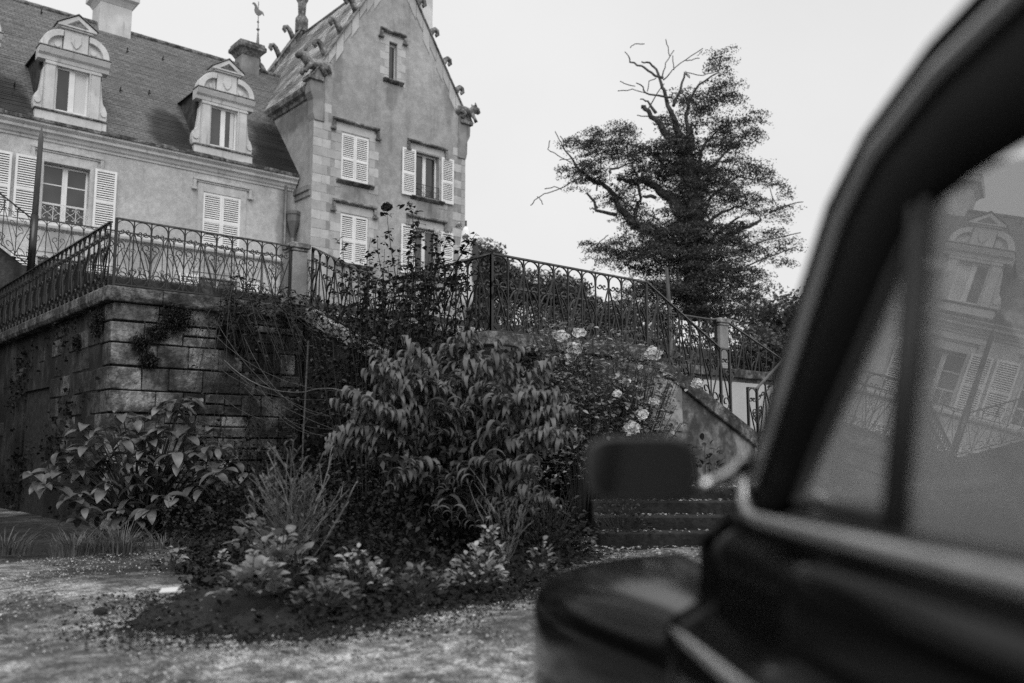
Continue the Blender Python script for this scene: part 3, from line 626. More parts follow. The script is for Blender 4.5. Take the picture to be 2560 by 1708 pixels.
    f.box(c-.47, c-.47+a, yy, yy+.05, z0, z1); f.box(c+.47-a, c+.47, yy, yy+.05, z0, z1); f.box(c-.47+a, c+.47-a, yy, yy+.05, z0, z0+.07); f.box(c-.47+a, c+.47-a, yy, yy+.05, z1-.05, z1); f.box(c-.08, c+.08, yy-.01, yy+.04, z0+.07, z1-.05)
    f.build('window_frame', WHITE, o)
    for k, (p0, p1) in enumerate(((c-.47+a, c-.08), (c+.08, c+.47-a))):
        MB().add([(p0, yy+.025, z0+.07), (p1, yy+.025, z0+.07), (p1, yy+.025, z1-.05), (p0, yy+.025, z1-.05)], [(0, 1, 2, 3)]).build('pane', BLIND if blind == k else PANE, o)
    if blind is None: MB().box(c+.26, c+.4, yy+.015, yy+.022, z0+.09, z1-.07).build('curtain', BLIND, o)
    MB().box(c-.6, c+.6, yy+.2, yy+.22, z0-.1, z1+.1).build('room_backdrop', DARKIN, o)
for c, bl in ((-8.4, None), (-3.4, 1), (-.6, None), (4.0, None), (7.03, 1), (11.86, None)): dormer(c, bl)
def chimney(parent, x0, x1, y0, y1, z0, z1, ch=.55, ov=.2, mat=LIME):
    o = MB().box(x0, x1, y0, y1, z0, z1-ch).build('chimney', mat, parent, bevel=.015)
    e = MB()
    for k, (a, b, t) in enumerate(((.02, 0, .12), (.35, .12, .3), (.3, .3, .55))): pass
    pr = [(0, 0), (.04, .08), (ov*.5, .18), (ov, .26), (ov, .4), (ov*.75, .46), (ov*.7, ch)]
    rows = []
    for a, h in pr: rows.append([(x0-a, y0-a, z1-ch+h), (x1+a, y0-a, z1-ch+h), (x1+a, y1+a, z1-ch+h), (x0-a, y1+a, z1-ch+h)])
    e.grid(rows, True); e.add(rows[-1], [(0, 1, 2, 3)]); e.build('chimney_cap', GUTTER if mat is LIMEG else mat, o)
    return o
chimney(wing, 8.82, 9.93, 33.2, 34.2, 16.0, 17.95, .62, .2)
chimney(wing, 14.22, 14.98, 33.2, 33.9, 16.0, 17.48, .55, .2, LIMEG)
chimney(wing, 2.0, 2.95, 33.2, 34.1, 16.0, 17.9, .6, .2)
chimney(wing, -6.0, -5.0, 33.2, 34.1, 16.0, 17.9, .6, .2)
v = MB(); v.lathe([(.16, 0), (.13, .15), (.1, .3), (.035, 1.15), (.03, 1.2)], (15.0, 33.5, 16.95), 8)
fin = v.build('roof_finial', LEAD, wing, smooth=True)
q = MB(); q.tube([(15.0, 33.5, 18.1), (14.97, 33.5, 19.5)], .018, 5); q.lathe([(.02, -.07), (.075, 0), (.02, .07)], (14.99, 33.5, 18.3), 8); q.lathe([(.015, -.05), (.05, 0), (.015, .05)], (14.98, 33.5, 18.62), 8); q.build('vane_rod', LEAD, fin, smooth=True)
bird = [(-.16, .0), (-.05, -.08), (.1, -.06), (.22, .05), (.3, -.02), (.24, .12), (.1, .16), (-.02, .2), (-.1, .34), (-.2, .42), (-.3, .4), (-.32, .33), (-.24, .34), (-.18, .26), (-.2, .1)]
MB().prism([(14.98+a*.85, 18.98+b*1.0) for a, b in bird], 'y', 33.48, 33.52).build('vane_bird', LEAD, fin)

# ================================================================ CHATEAU: GABLED TOWER
TX0, TX1, TY = 14.69, 21.47, 27.9
tower = thing('chateau_tower', 'tall gabled tower end of the chateau with crockets, quoins and louvred shutters', 'tower', (18, TY, 4.5))
AX, AZp = 18.0, 19.93
thol = [(15.82, 16.98, 10.78, 12.57), (19.03, 20.18, 10.78, 12.56), (15.85, 17.0, 7.75, 9.57), (19.03, 20.18, 7.75, 9.57), (17.78, 18.14, 15.12, 16.62)]
b = wallholes(MB(), TX0, TX1, 4.3, 14.0, TY, [h for h in thol if h[3] < 14])
def gz(x): return 20.15-.22-(1.686 if x < AX else 1.611)*abs(x-AX)
b2 = [h for h in thol if h[3] > 14][0]
for xa, xb in ((TX0, 17.78), (18.14, TX1)):
    pts = [(xa, 14.0), (xb, 14.0)]
    if xa < AX < xb: pts += [(xb, gz(xb)), (AX, AZp), (xa, gz(xa))]
    else: pts += [(xb, gz(xb)), (xa, gz(xa))]
    b.add([(x, TY, z) for x, z in pts], [tuple(range(len(pts)))])
b.add([(17.78, TY, 14), (18.14, TY, 14), (18.14, TY, 15.12), (17.78, TY, 15.12)], [(0, 1, 2, 3)])
b.add([(17.78, TY, 16.62), (18.14, TY, 16.62), (18.14, TY, gz(18.14)), (AX, TY, AZp), (17.78, TY, gz(17.78))], [(0, 1, 2, 3, 4)])
for x in (17.78, 18.14): b.add([(x, TY, 15.12), (x, TY+.3, 15.12), (x, TY+.3, 16.62), (x, TY, 16.62)], [(0, 1, 2, 3)])
b.add([(17.78, TY, 15.12), (18.14, TY, 15.12), (18.14, TY+.3, 15.12), (17.78, TY+.3, 15.12)], [(0, 1, 2, 3)]); b.add([(17.78, TY, 16.62), (18.14, TY, 16.62), (18.14, TY+.3, 16.62), (17.78, TY+.3, 16.62)], [(0, 1, 2, 3)])
b.add([(TX0, TY, 4.3), (TX0, 38, 4.3), (TX0, 38, 14), (TX0, TY, 14)], [(0, 1, 2, 3)]); b.add([(TX1, TY, 4.3), (TX1, 38, 4.3), (TX1, 38, 14), (TX1, TY, 14)], [(0, 1, 2, 3)])
b.build('wall', TPLASTER, tower)
MB().box(15, 21.2, TY+.9, TY+1, 4.4, 13.9).build('inner_wall', DARKIN, tower); MB().box(17.3, 18.7, TY+.32, TY+.4, 14.9, 16.9).build('inner_wall', DARKIN, tower)
# quoins, window jambs
rr = random.Random(11)
def stone(x0, x1, z0, z1, m=None, d=None):
    d = rr.uniform(.006, .014) if d is None else d
    MB().box(x0+.004, x1-.004, TY-d, TY+.01, z0+.004, z1-.004).build('quoin_stone', m or QUOIN[rr.choice((0, 0, 1, 2))], tower, bevel=.005)
z = 7.2; k = 0
while z < 13.4:
    h = .33
    w_ = .58 if k % 2 else .36
    stone(TX0-.006, TX0+w_, z, z+h, QUOIN[1 if k % 2 else 0]); stone(TX0+w_, TX0+w_+.34, z, z+h, QUOIN[k % 2*2 if rr.random() < .8 else 1])
    stone(TX1-(.62 if k % 2 else .38), TX1-.2, z, z+h, QUOIN[0 if k % 2 else 2]); stone(TX1-.2, TX1+.006, z, z+h, QUOIN[1])
    for (x0, x1, zz0, zz1) in thol[:4]:
        if zz0-.2 < z+h/2 < zz1+.25:
            j = .42 if k % 2 else .26; stone(x0-j, x0, z, z+h, QUOIN[rr.choice((1, 1, 0))]); 
            j = .26 if k % 2 else .42; stone(x1, x1+j, z, z+h, QUOIN[rr.choice((1, 1, 0))])
    z += h; k += 1
for z0, z1 in ((12.6, 12.93), (9.59, 9.9)):
    for x0, x1 in ((15.6, 17.2), (18.8, 20.4)): stone(x0, x1, z0, z1, QUOIN[0])
z = 14.95; k = 0
while z < 16.7:
    j = .4 if k % 2 else .2; stone(17.78-j, 17.78, z, z+.3, QUOIN[0]); stone(18.14, 18.14+(.2 if k % 2 else .4), z, z+.3, QUOIN[0]); z += .3; k += 1
stone(17.5, 18.42, 16.64, 16.86, QUOIN[0])
def hood(x0, x1, z, drop=.3):
    e = MB(); e.prism([(TY-.15, z), (TY-.15, z+.06), (TY+.005, z+.13), (TY+.005, z-.04), (TY-.06, z-.04)], 'x', x0, x1)
    for q, xx in ((1, x0), (-1, x1)): a, b_ = sorted((xx, xx+q*.09)); e.box(a, b_, TY-.11, TY+.004, z-drop, z-.042); a, b_ = sorted((xx-q*.08, xx+q*.13)); e.box(a, b_, TY-.12, TY+.003, z-drop-.08, z-drop-.002)
    e.build('hood_mould', LICHEN, tower, bevel=.006)
def sill(x0, x1, z): MB().prism([(TY+.003, z-.14), (TY-.06, z-.12), (TY-.16, z-.04), (TY-.16, z), (TY+.003, z+.01)], 'x', x0-.2, x1+.2).build('window_sill', GUTTER, tower, bevel=.008)
for x0, x1, zz in ((15.43, 17.36, 12.96), (18.66, 20.52, 12.9), (15.5, 17.3, 9.95), (18.66, 20.52, 9.95)): hood(x0, x1, zz)
hood(17.36, 18.5, 16.98, .24)
for h in thol[:4]: sill(h[0], h[1], h[2])
sill(17.72, 18.2, 15.1)
for h in (thol[0], thol[2]):
    c = (h[0]+h[1])/2; leaf_shutter(tower, h[0]+.01, c-.002, h[2]+.02, h[3]-.01, TY+.05); leaf_shutter(tower, c+.002, h[1]-.01, h[2]+.02, h[3]-.01, TY+.05)
for h in (thol[1], thol[3]):
    sash(tower, h[0], h[1], h[2]+.01, h[3], TY+.22, ()); guard(tower, h[0]+.02, h[1]-.02, h[2]+.06, h[2]+.52, TY-.03, IRON)
    leaf_shutter(tower, h[0]-.62, h[0]-.01, h[2]-.03, h[3]+.02, TY-.05); leaf_shutter(tower, h[1]+.07, h[1]+.66, h[2]-.03, h[3]+.02, TY-.05)
f = MB(); f.box(17.78, 17.82, TY+.15, TY+.2, 15.12, 16.6); f.box(18.1, 18.14, TY+.15, TY+.2, 15.12, 16.6); f.box(17.82, 18.1, TY+.15, TY+.2, 16.5, 16.6)
o = f.build('window', GREYPAINT, tower); MB().add([(17.82, TY+.18, 15.12), (18.1, TY+.18, 15.12), (18.1, TY+.18, 16.5), (17.82, TY+.18, 16.5)], [(0, 1, 2, 3)]).build('pane', PANE, o)
# side eaves cornice, corbels, roof, gable copings with crockets
MB().prism([(TX0+.02, 13.62), (TX0-.06, 13.66), (TX0-.1, 13.78), (TX0-.2, 13.86), (TX0-.24, 13.98), (TX0-.24, 14.06), (TX0+.02, 14.08)], 'y', TY+.3, 36.4).build('eaves_cornice', LICHEN, tower)
MB().prism([(TX1-.02, 13.62), (TX1+.1, 13.8), (TX1+.24, 14.0), (TX1+.24, 14.06), (TX1-.02, 14.08)], 'y', TY+.3, 36.4).build('eaves_cornice', LICHEN, tower)
slope = (19.95-14.05)/(AX-14.45)
b = slate_roof(MB(), (14.45, 28.1, 14.05), (AX, 28.1, 19.72), (0, 7.5, 0), 56); b.build('roof', TSLATE, tower)
MB().add([(AX, 28.1, 19.72), (AX, 35.6, 19.72), (21.75, 35.6, 14.05), (21.75, 28.1, 14.05)], [(0, 1, 2, 3)]).build('far_roof', SLATE, tower)
MB().tube([(AX, 28.2, 19.75), (AX, 35.4, 19.75)], .07, 6).build('ridge_roll', LEAD, tower, smooth=True)
def crocket(x, y, z, q, s=1.0):
    pts = [(0, -.1), (.1, .06), (.2, .2), (.3, .27), (.4, .24), (.43, .14), (.37, .08), (.33, .13)]
    b = MB(); b.tube([(x+q*a*s*.85, y, z+h*s) for a, h in pts], [.1*s, .09*s, .085*s, .085*s, .08*s, .07*s, .055*s, .03*s], 6); return b.build('crocket', LICHEN, tower, smooth=True)
def rake(y0, y1, q, foot, zf, wob=True):
    # coping stones up one side of a gable, outer edge from (foot, zf) to the apex
    top = 20.15; x_end = AX; n = 11
    for i in range(n):
        a0, a1 = i/n, (i+1)/n-.004
        xa, xb = foot+(x_end-foot)*a0, foot+(x_end-foot)*a1; za, zb = zf+(top-zf)*a0, zf+(top-zf)*a1
        t = .42+(rr.uniform(0, .55) if y0 < 30 else 0)
        MB().prism([(xa, za), (xb, zb), (xb, zb-t), (xa, za-t)], 'y', y0-rr.uniform(0, .012), y1).build('coping_stone', QUOIN[rr.choice((0, 1, 1))] if y0 < 30 else LICHEN, tower, bevel=.015)
        MB().prism([(xa, za+.002), (xb, zb+.002), (xb, zb+.07), (xa, za+.07)], 'y', y0-.09, y1+.03).build('coping_ledge', LICHEN, tower, bevel=.01)
    for k in range(1, 6): crocket(foot+(x_end-foot)*(k/5.6), (y0+y1)/2, zf+(top-zf)*(k/5.6)+.06, q, 1.3)
rake(TY-.03, TY+.34, -1, 14.56, 14.35); rake(TY-.03, TY+.34, 1, 21.6, 14.35)
rake(35.4, 35.8, -1, 14.5, 14.3); rake(35.4, 35.8, 1, 21.66, 14.3)
MB().box(TX0, TX1, 35.45, 35.75, 4.3, 14.1).prism([(TX0, 14.1), (TX1, 14.1), (AX, 19.8)], 'y', 35.45, 35.75).build('rear_gable', TPLASTER, tower)
MB().lathe([(.3, 19.9), (.3, 20.5), (.17, 20.7), (.2, 21.3), (.3, 21.5), (.14, 21.7), (.05, 22.6)], (AX, 35.6, 0), 8).build('gable_finial', LICHEN, tower)
# corbelled feet of the gable
for q, x in ((-1, TX0), (1, TX1)):
    MB().prism([(x, 12.75), (x+q*.06, 13.0), (x+q*.07, 13.5), (x+q*.2, 13.75), (x+q*.22, 14.05), (x+q*.14, 14.45), (x-q*.35, 14.9), (x-q*.4, 12.75)], 'y', TY-.06, TY+.36).build('gable_corbel', LIMEG, tower, bevel=.02)
    MB().box(min(x-q*.3, x+q*.3), max(x-q*.3, x+q*.3), TY-.14, TY+.4, 14.2, 14.36).build('corbel_ledge', LICHEN, tower, bevel=.02)
def beast(x, y, z, q, s=1):
    """crouching stone beast: body, raised neck and head looking out, forelegs"""
    b = MB()
    b.tube([(x-q*.42*s, y, z+.15*s), (x-q*.3*s, y, z+.33*s), (x-q*.05*s, y, z+.36*s), (x+q*.18*s, y, z+.32*s), (x+q*.3*s, y, z+.42*s), (x+q*.4*s, y, z+.52*s), (x+q*.52*s, y, z+.5*s), (x+q*.62*s, y, z+.42*s)], [.1*s, .19*s, .17*s, .17*s, .15*s, .16*s, .13*s, .07*s], 8)
    for yy in (-.1, .1):
        b.tube([(x+q*.2*s, y+yy*s, z+.3*s), (x+q*.33*s, y+yy*1.2*s, z+.12*s), (x+q*.4*s, y+yy*1.2*s, z)], [.09*s, .06*s, .07*s], 6)
        b.tube([(x-q*.3*s, y+yy*s, z+.3*s), (x-q*.12*s, y+yy*1.5*s, z+.2*s), (x-q*.25*s, y+yy*1.5*s, z+.02*s)], [.12*s, .08*s, .07*s], 6)
        b.tube([(x+q*.4*s, y+yy*.8*s, z+.6*s), (x+q*.36*s, y+yy*1.1*s, z+.74*s)], [.06*s, .015*s], 5)
    b.tube([(x-q*.42*s, y, z+.18*s), (x-q*.55*s, y, z+.3*s), (x-q*.5*s, y, z+.5*s), (x-q*.4*s, y, z+.52*s)], [.05*s, .04*s, .04*s, .06*s], 5)
    b.build('stone_beast', LICHEN, tower, smooth=True)
beast(14.75, TY+.05, 14.4, -1, 1.25); beast(21.5, TY+.05, 14.4, 1, 1.15)
o = chimney(tower, 20.0, 20.5, 28.9, 30.1, 15.5, 21.5, .6, .15, LIME)
# hopper head and pipes in the corner between wing and tower
h = MB(); h.lathe([(.05, 8.55), (.06, 8.62), (.2, 9.1), (.23, 9.2), (.23, 9.42), (.26, 9.46), (.26, 9.56), (.2, 9.6)], (14.5, 28.88, 0), 8)
hp = h.build('rain_hopper', ZINC, tower, bevel=.006); MB().tube([(14.5, 28.88, 4.5), (14.5, 28.88, 8.6)], .075, 8).build('downpipe', ZINC, hp, smooth=True)
MB().tube([(14.24, 28.98, 4.5), (14.24, 28.98, 10.5)], .05, 6).build('downpipe', LEAD, tower, smooth=True)
MB().prism([(28.0, 10.2), (28.0, 10.42), (29.1, 10.42), (29.1, 10.2)], 'x', TX0-.12, TX0+.01).build('string_course', LIMEG, tower, bevel=.02)
MB().prism([(27.98, 10.0), (27.98, 10.2), (29.1, 10.2), (29.1, 10.0)], 'x', TX0-.06, TX0+.01).build('string_course', LIMEG, tower, bevel=.02)
TREE_AT = (30.68, 23.74)
BLOBS = [(1.42, 18.41, 0.54, 0.22, 1), (1.24, 17.94, 0.47, 0.12, 1), (1.22, 17.09, 0.85, 0.35, 1), (0.55, 16.42, 0.85, 0.39, 1), (1.2, 16.42, 0.62, 0.31, 1), (-0.17, 16.67, 0.47, 0.27, 1), (0.21, 15.66, 0.78, 0.35, 1), (2.01, 16.59, 0.47, 0.16, 1), (2.06, 15.58, 0.85, 0.27, 1), (2.79, 15.75, 0.31, 0.12, 1), (1.32, 15.08, 0.7, 0.23, 1), (2.12, 14.83, 0.85, 0.23, 1), (2.84, 14.83, 0.39, 0.16, 1), (1.14, 14.41, 0.85, 0.31, 1), (2.1, 14.33, 0.47, 0.16, 1), (-4.88, 14.41, 0.62, 0.35, 1), (-4.16, 14.66, 0.54, 0.35, 1), (-3.84, 14.08, 0.7, 0.39, 1), (-4.57, 13.58, 0.7, 0.31, 1), (-5.14, 12.84, 0.54, 0.35, 1), (-4.17, 13.09, 0.62, 0.35, 1), (-2.79, 14.83, 0.62, 0.43, 1), (-2.72, 14.08, 0.93, 0.54, 1), (-1.92, 14.08, 0.93, 0.39, 1), (-3.18, 15.16, 0.23, 0.16, 1), (-4.07, 14.95, 0.31, 0.12, 1), (-1.77, 13.33, 1.16, 0.39, 1), (-1.11, 14.16, 0.62, 0.31, 1), (-0.72, 13.75, 0.78, 0.47, 1), (-2.26, 13.0, 0.62, 0.31, 1), (-2.9, 12.34, 0.62, 0.39, 1), (-1.14, 12.92, 0.93, 0.31, 1), (-0.32, 13.83, 0.7, 0.62, 1), (-0.18, 12.84, 0.85, 0.85, 1), (-0.13, 11.77, 1.01, 0.85, 1), (-0.39, 10.79, 1.55, 0.7, 1), (-0.62, 14.83, 0.39, 0.47, 1), (-0.84, 15.5, 0.47, 0.27, 1), (1.68, 13.5, 0.85, 0.39, 1), (2.47, 13.33, 0.7, 0.31, 1), (3.02, 13.0, 0.39, 0.19, 1), (1.25, 12.59, 1.01, 0.47, 1), (2.28, 12.34, 0.85, 0.27, 1), (1.63, 11.77, 1.16, 0.35, 1), (2.66, 11.77, 0.62, 0.23, 1), (0.87, 13.17, 0.7, 0.47, 1), (-2.15, 9.98, 1.55, 0.43, 1), (-3.42, 9.82, 0.85, 0.31, 1), (-4.21, 9.74, 0.54, 0.31, 1), (-2.79, 9.34, 1.24, 0.54, 1), (-1.2, 9.74, 1.71, 0.7, 1), (-0.01, 10.14, 1.55, 0.62, 1), (0.77, 9.42, 1.55, 0.78, 1), (1.59, 10.55, 0.78, 0.47, 1), (-0.44, 8.53, 2.33, 1.01, 1), (0.72, 7.81, 1.94, 1.01, 1), (1.96, 9.58, 0.93, 0.47, 1), (-1.25, 7.57, 1.94, 0.78, 1), (2.32, 8.37, 0.93, 0.54, 1), (3.2, 11.2, 0.7, 0.27, 0.45), (4.01, 11.53, 0.47, 0.16, 0.45), (3.42, 10.55, 0.85, 0.31, 0.45), (4.03, 9.98, 0.54, 0.31, 0.45), (2.91, 9.74, 0.78, 0.23, 0.45), (3.77, 9.34, 0.7, 0.23, 0.45), (3.96, 12.43, 0.39, 0.16, 0.45), (3.49, 12.67, 0.47, 0.19, 0.45), (-3.55, 11.85, 0.47, 0.19, 1), (-2.84, 11.53, 0.39, 0.31, 1), (-2.28, 11.61, 0.31, 0.23, 1), (-2.77, 10.96, 0.47, 0.19, 1), (-2.14, 10.63, 0.47, 0.23, 1)]
LIMBS = [[(-0.01, 6.64, 0.543), (0.0, 10.39, 0.466), (-0.02, 12.84, 0.388), (-0.3, 14.49, 0.31)], [(-0.3, 14.33, 0.272), (-0.61, 15.16, 0.155), (-0.83, 16.0, 0.109), (-1.02, 16.76, 0.085), (-1.17, 17.31, 0.07), (-1.36, 18.03, 0.054), (-1.63, 18.37, 0.047), (-2.0, 18.45, 0.031)], [(-1.17, 17.31, 0.062), (-1.69, 17.6, 0.054), (-2.09, 17.94, 0.047), (-2.6, 18.15, 0.039), (-2.65, 18.54, 0.023), (-2.77, 18.78, 0.016)], [(-2.65, 18.54, 0.016), (-2.4, 18.84, 0.012), (-1.95, 18.98, 0.008)], [(-1.13, 17.35, 0.031), (-0.75, 17.77, 0.023), (-0.13, 18.24, 0.016), (0.61, 18.73, 0.008)], [(-1.21, 17.43, 0.031), (-1.03, 18.11, 0.023), (-0.61, 18.78, 0.009)], [(-0.82, 18.5, 0.016), (-0.89, 18.88, 0.012), (-1.01, 19.18, 0.008)], [(-0.63, 17.86, 0.016), (-0.7, 18.45, 0.008)], [(-0.13, 18.24, 0.012), (0.11, 18.2, 0.011), (0.44, 18.24, 0.008)], [(-0.63, 14.33, 0.233), (-1.33, 15.33, 0.14), (-1.8, 15.91, 0.109), (-2.12, 16.12, 0.093)], [(-1.56, 15.66, 0.078), (-1.88, 16.25, 0.047), (-2.2, 16.4, 0.023)], [(-1.76, 16.17, 0.031), (-1.46, 16.67, 0.023), (-1.13, 17.09, 0.016)], [(-0.74, 16.55, 0.062), (-1.38, 16.63, 0.047), (-1.95, 16.76, 0.039), (-2.14, 17.09, 0.031), (-2.35, 17.18, 0.016)], [(-1.95, 16.76, 0.016), (-2.51, 16.93, 0.012), (-3.16, 16.84, 0.008)], [(-2.35, 17.14, 0.016), (-2.75, 17.22, 0.011), (-3.03, 17.33, 0.008)], [(-1.87, 16.76, 0.016), (-1.78, 17.26, 0.012), (-1.45, 17.43, 0.008)], [(-1.08, 15.62, 0.039), (-1.65, 15.62, 0.031), (-2.33, 15.72, 0.016)], [(-0.75, 16.08, 0.078), (-0.37, 16.93, 0.062), (-0.15, 17.6, 0.047), (-0.1, 17.9, 0.031), (0.18, 17.73, 0.016), (0.03, 18.11, 0.008)], [(-0.11, 17.67, 0.023), (0.66, 17.64, 0.019), (1.32, 17.94, 0.016), (1.9, 18.28, 0.008)], [(0.83, 17.69, 0.016), (0.88, 17.94, 0.012), (1.01, 18.28, 0.008)], [(0.01, 14.16, 0.194), (0.07, 14.99, 0.109), (0.17, 15.5, 0.062), (0.48, 15.33, 0.031)], [(-0.07, 14.16, 0.14), (-0.16, 15.16, 0.093), (-0.18, 16.17, 0.062), (0.24, 16.76, 0.047), (0.97, 17.09, 0.031)], [(-0.73, 9.74, 0.31), (-1.59, 10.39, 0.264), (-2.29, 10.71, 0.233), (-2.76, 11.12, 0.186), (-3.23, 11.69, 0.14), (-3.46, 12.26, 0.116), (-3.86, 12.67, 0.101), (-4.34, 12.84, 0.085), (-4.89, 13.33, 0.07), (-5.29, 14.0, 0.039), (-5.56, 14.37, 0.031), (-5.72, 14.74, 0.023), (-5.9, 15.16, 0.012)], [(-5.21, 13.95, 0.023), (-5.77, 14.24, 0.016), (-6.21, 14.49, 0.009), (-6.12, 14.83, 0.008)], [(-5.56, 14.37, 0.016), (-5.52, 14.7, 0.012), (-5.68, 14.91, 0.008)], [(-5.13, 13.5, 0.023), (-5.45, 13.46, 0.016), (-5.77, 13.46, 0.012)], [(-4.34, 12.8, 0.039), (-4.98, 12.51, 0.031), (-5.94, 11.98, 0.023), (-6.46, 11.85, 0.019), (-6.86, 11.61, 0.016), (-7.02, 11.44, 0.008)], [(-6.46, 11.85, 0.016), (-6.58, 12.06, 0.012), (-6.7, 12.18, 0.008)], [(-5.7, 12.1, 0.016), (-6.02, 12.26, 0.012), (-6.42, 12.18, 0.008)], [(-3.24, 11.24, 0.093), (-4.19, 11.44, 0.07), (-4.23, 11.81, 0.062), (-4.58, 12.22, 0.047)], [(-0.38, 11.2, 0.349), (-0.92, 12.02, 0.264), (-1.54, 12.51, 0.171), (-1.94, 12.71, 0.14), (-2.58, 12.8, 0.116), (-3.22, 12.88, 0.078)], [(-2.49, 11.04, 0.093), (-2.4, 11.61, 0.078), (-2.24, 11.85, 0.07), (-2.3, 12.43, 0.062), (-2.34, 12.84, 0.054), (-2.61, 13.33, 0.047), (-2.8, 13.66, 0.031), (-2.79, 14.49, 0.016)], [(-2.19, 11.93, 0.062), (-1.71, 11.98, 0.093), (-1.55, 12.02, 0.047)], [(-2.3, 12.84, 0.031), (-1.69, 13.09, 0.023), (-1.13, 13.33, 0.016)], [(-3.62, 12.84, 0.062), (-3.61, 13.09, 0.054), (-3.05, 13.29, 0.039), (-2.72, 13.66, 0.023)], [(-4.02, 12.67, 0.039), (-3.85, 13.33, 0.031), (-3.84, 14.16, 0.016)], [(0.79, 10.14, 0.093), (1.6, 10.87, 0.07), (2.25, 11.36, 0.039)], [(1.02, 9.9, 0.124), (2.23, 10.79, 0.093), (2.96, 11.12, 0.078), (3.33, 11.36, 0.062), (3.42, 11.65, 0.031)], [(3.28, 11.32, 0.047), (4.09, 11.61, 0.031), (4.73, 11.73, 0.016)], [(4.09, 11.69, 0.023), (3.95, 12.18, 0.016), (3.82, 12.84, 0.008)], [(1.96, 9.66, 0.054), (3.16, 10.14, 0.031), (4.68, 10.47, 0.016)], [(1.53, 8.53, 0.047), (2.73, 9.09, 0.031), (4.01, 9.5, 0.016)], [(0.28, 12.02, 0.109), (0.87, 13.33, 0.07), (1.7, 14.16, 0.047), (2.52, 14.83, 0.023)], [(0.27, 11.53, 0.093), (1.25, 12.43, 0.062), (2.23, 13.17, 0.039), (3.11, 13.09, 0.016)], [(0.33, 10.79, 0.093), (1.46, 11.53, 0.062), (2.27, 11.93, 0.039), (2.98, 11.77, 0.016)], [(0.23, 13.17, 0.093), (0.66, 14.49, 0.062), (1.32, 15.16, 0.039), (2.15, 15.66, 0.023)], [(-1.5, 10.96, 0.047), (-1.97, 11.2, 0.031), (-2.08, 11.44, 0.016)], [(-1.81, 11.12, 0.023), (-1.69, 11.32, 0.016), (-1.72, 11.46, 0.012)], [(-4.13, 10.02, 0.016), (-3.89, 10.22, 0.012), (-3.63, 10.39, 0.008)]]

# ================================================================ VEGETATION
FH = np.array([math.cos(AZ), math.sin(AZ), 0]); RH = np.array([math.sin(AZ), -math.cos(AZ), 0]); UP = np.array([0, 0, 1.])
CAMP = np.array(EYE)
def mesh_np(name, V, F, mat):
    me = bpy.data.meshes.new(name); V = np.asarray(V, np.float32).reshape(-1, 3); F = np.asarray(F, np.int32); n, k = F.shape
    me.vertices.add(len(V)); me.vertices.foreach_set('co', V.ravel()); me.loops.add(n*k); me.loops.foreach_set('vertex_index', F.ravel())
    me.polygons.add(n); me.polygons.foreach_set('loop_start', np.arange(n, dtype=np.int32)*k); me.polygons.foreach_set('loop_total', np.full(n, k, np.int32))
    me.materials.append(mat); me.update(calc_edges=True); me.validate(); return me
def unit(a): return a/np.maximum(1e-9, np.linalg.norm(a, axis=-1, keepdims=True))
def leaf_cloud(name, mat, P, S, parent=None, flat=.5, aspect=.5, kind='stuff', D=None):
    """many small folded leaves at the points P (sizes S); flat = how much they lie level"""
    n = len(P); D = unit(RNG.normal(0, 1, (n, 3))*np.array([1, 1, 1-flat*.8])) if D is None else D
    N = unit(RNG.normal(0, .6, (n, 3))+UP*flat*2); Sd = unit(np.cross(N, D)); N = np.cross(D, Sd); S = S[:, None]
    V = np.stack([P-D*S*.5, P-D*S*.05+Sd*S*aspect*.5+N*S*.1, P+D*S*.5-N*S*.12, P-D*S*.05-Sd*S*aspect*.5+N*S*.1], 1)
    if parent is not None: V = V-np.array(world_org(parent))
    me = mesh_np(name, V, np.arange(n*4).reshape(n, 4), mat); o = bpy.data.objects.new(name, me); col.objects.link(o); o.parent = parent
    if kind: o['kind'] = kind
    return o
def blade(L, W, curl, seg=6, a0=.3, fold=.25, tipw=.0, notch=1.0):
    """a leaf along +x that bends down; returns verts and quads"""
    V = []; F = []; x = z = 0; a = a0
    for i in range(seg+1):
        t = i/seg; wd = W*.5*(math.sin(math.pi*min(1, t*.93+.07))**.75) if i < seg else W*.03
        if i == 0: wd = W*.06
        V += [(x, wd, z-fold*wd*-1 if False else z+fold*wd), (x, 0, z), (x, -wd, z+fold*wd)]
        x += math.cos(a)*L/seg; z += math.sin(a)*L/seg; a -= curl/seg
    for i in range(seg):
        k = i*3; F += [(k, k+1, k+4, k+3), (k+1, k+2, k+5, k+4)]
    return np.array(V), np.array(F)
def frame(pos, az, pitch, roll, s=1.0):
    return Matrix.Translation(pos) @ Matrix.Rotation(az, 4, 'Z') @ Matrix.Rotation(-pitch, 4, 'Y') @ Matrix.Rotation(roll, 4, 'X') @ Matrix.Diagonal((s, s, s, 1))
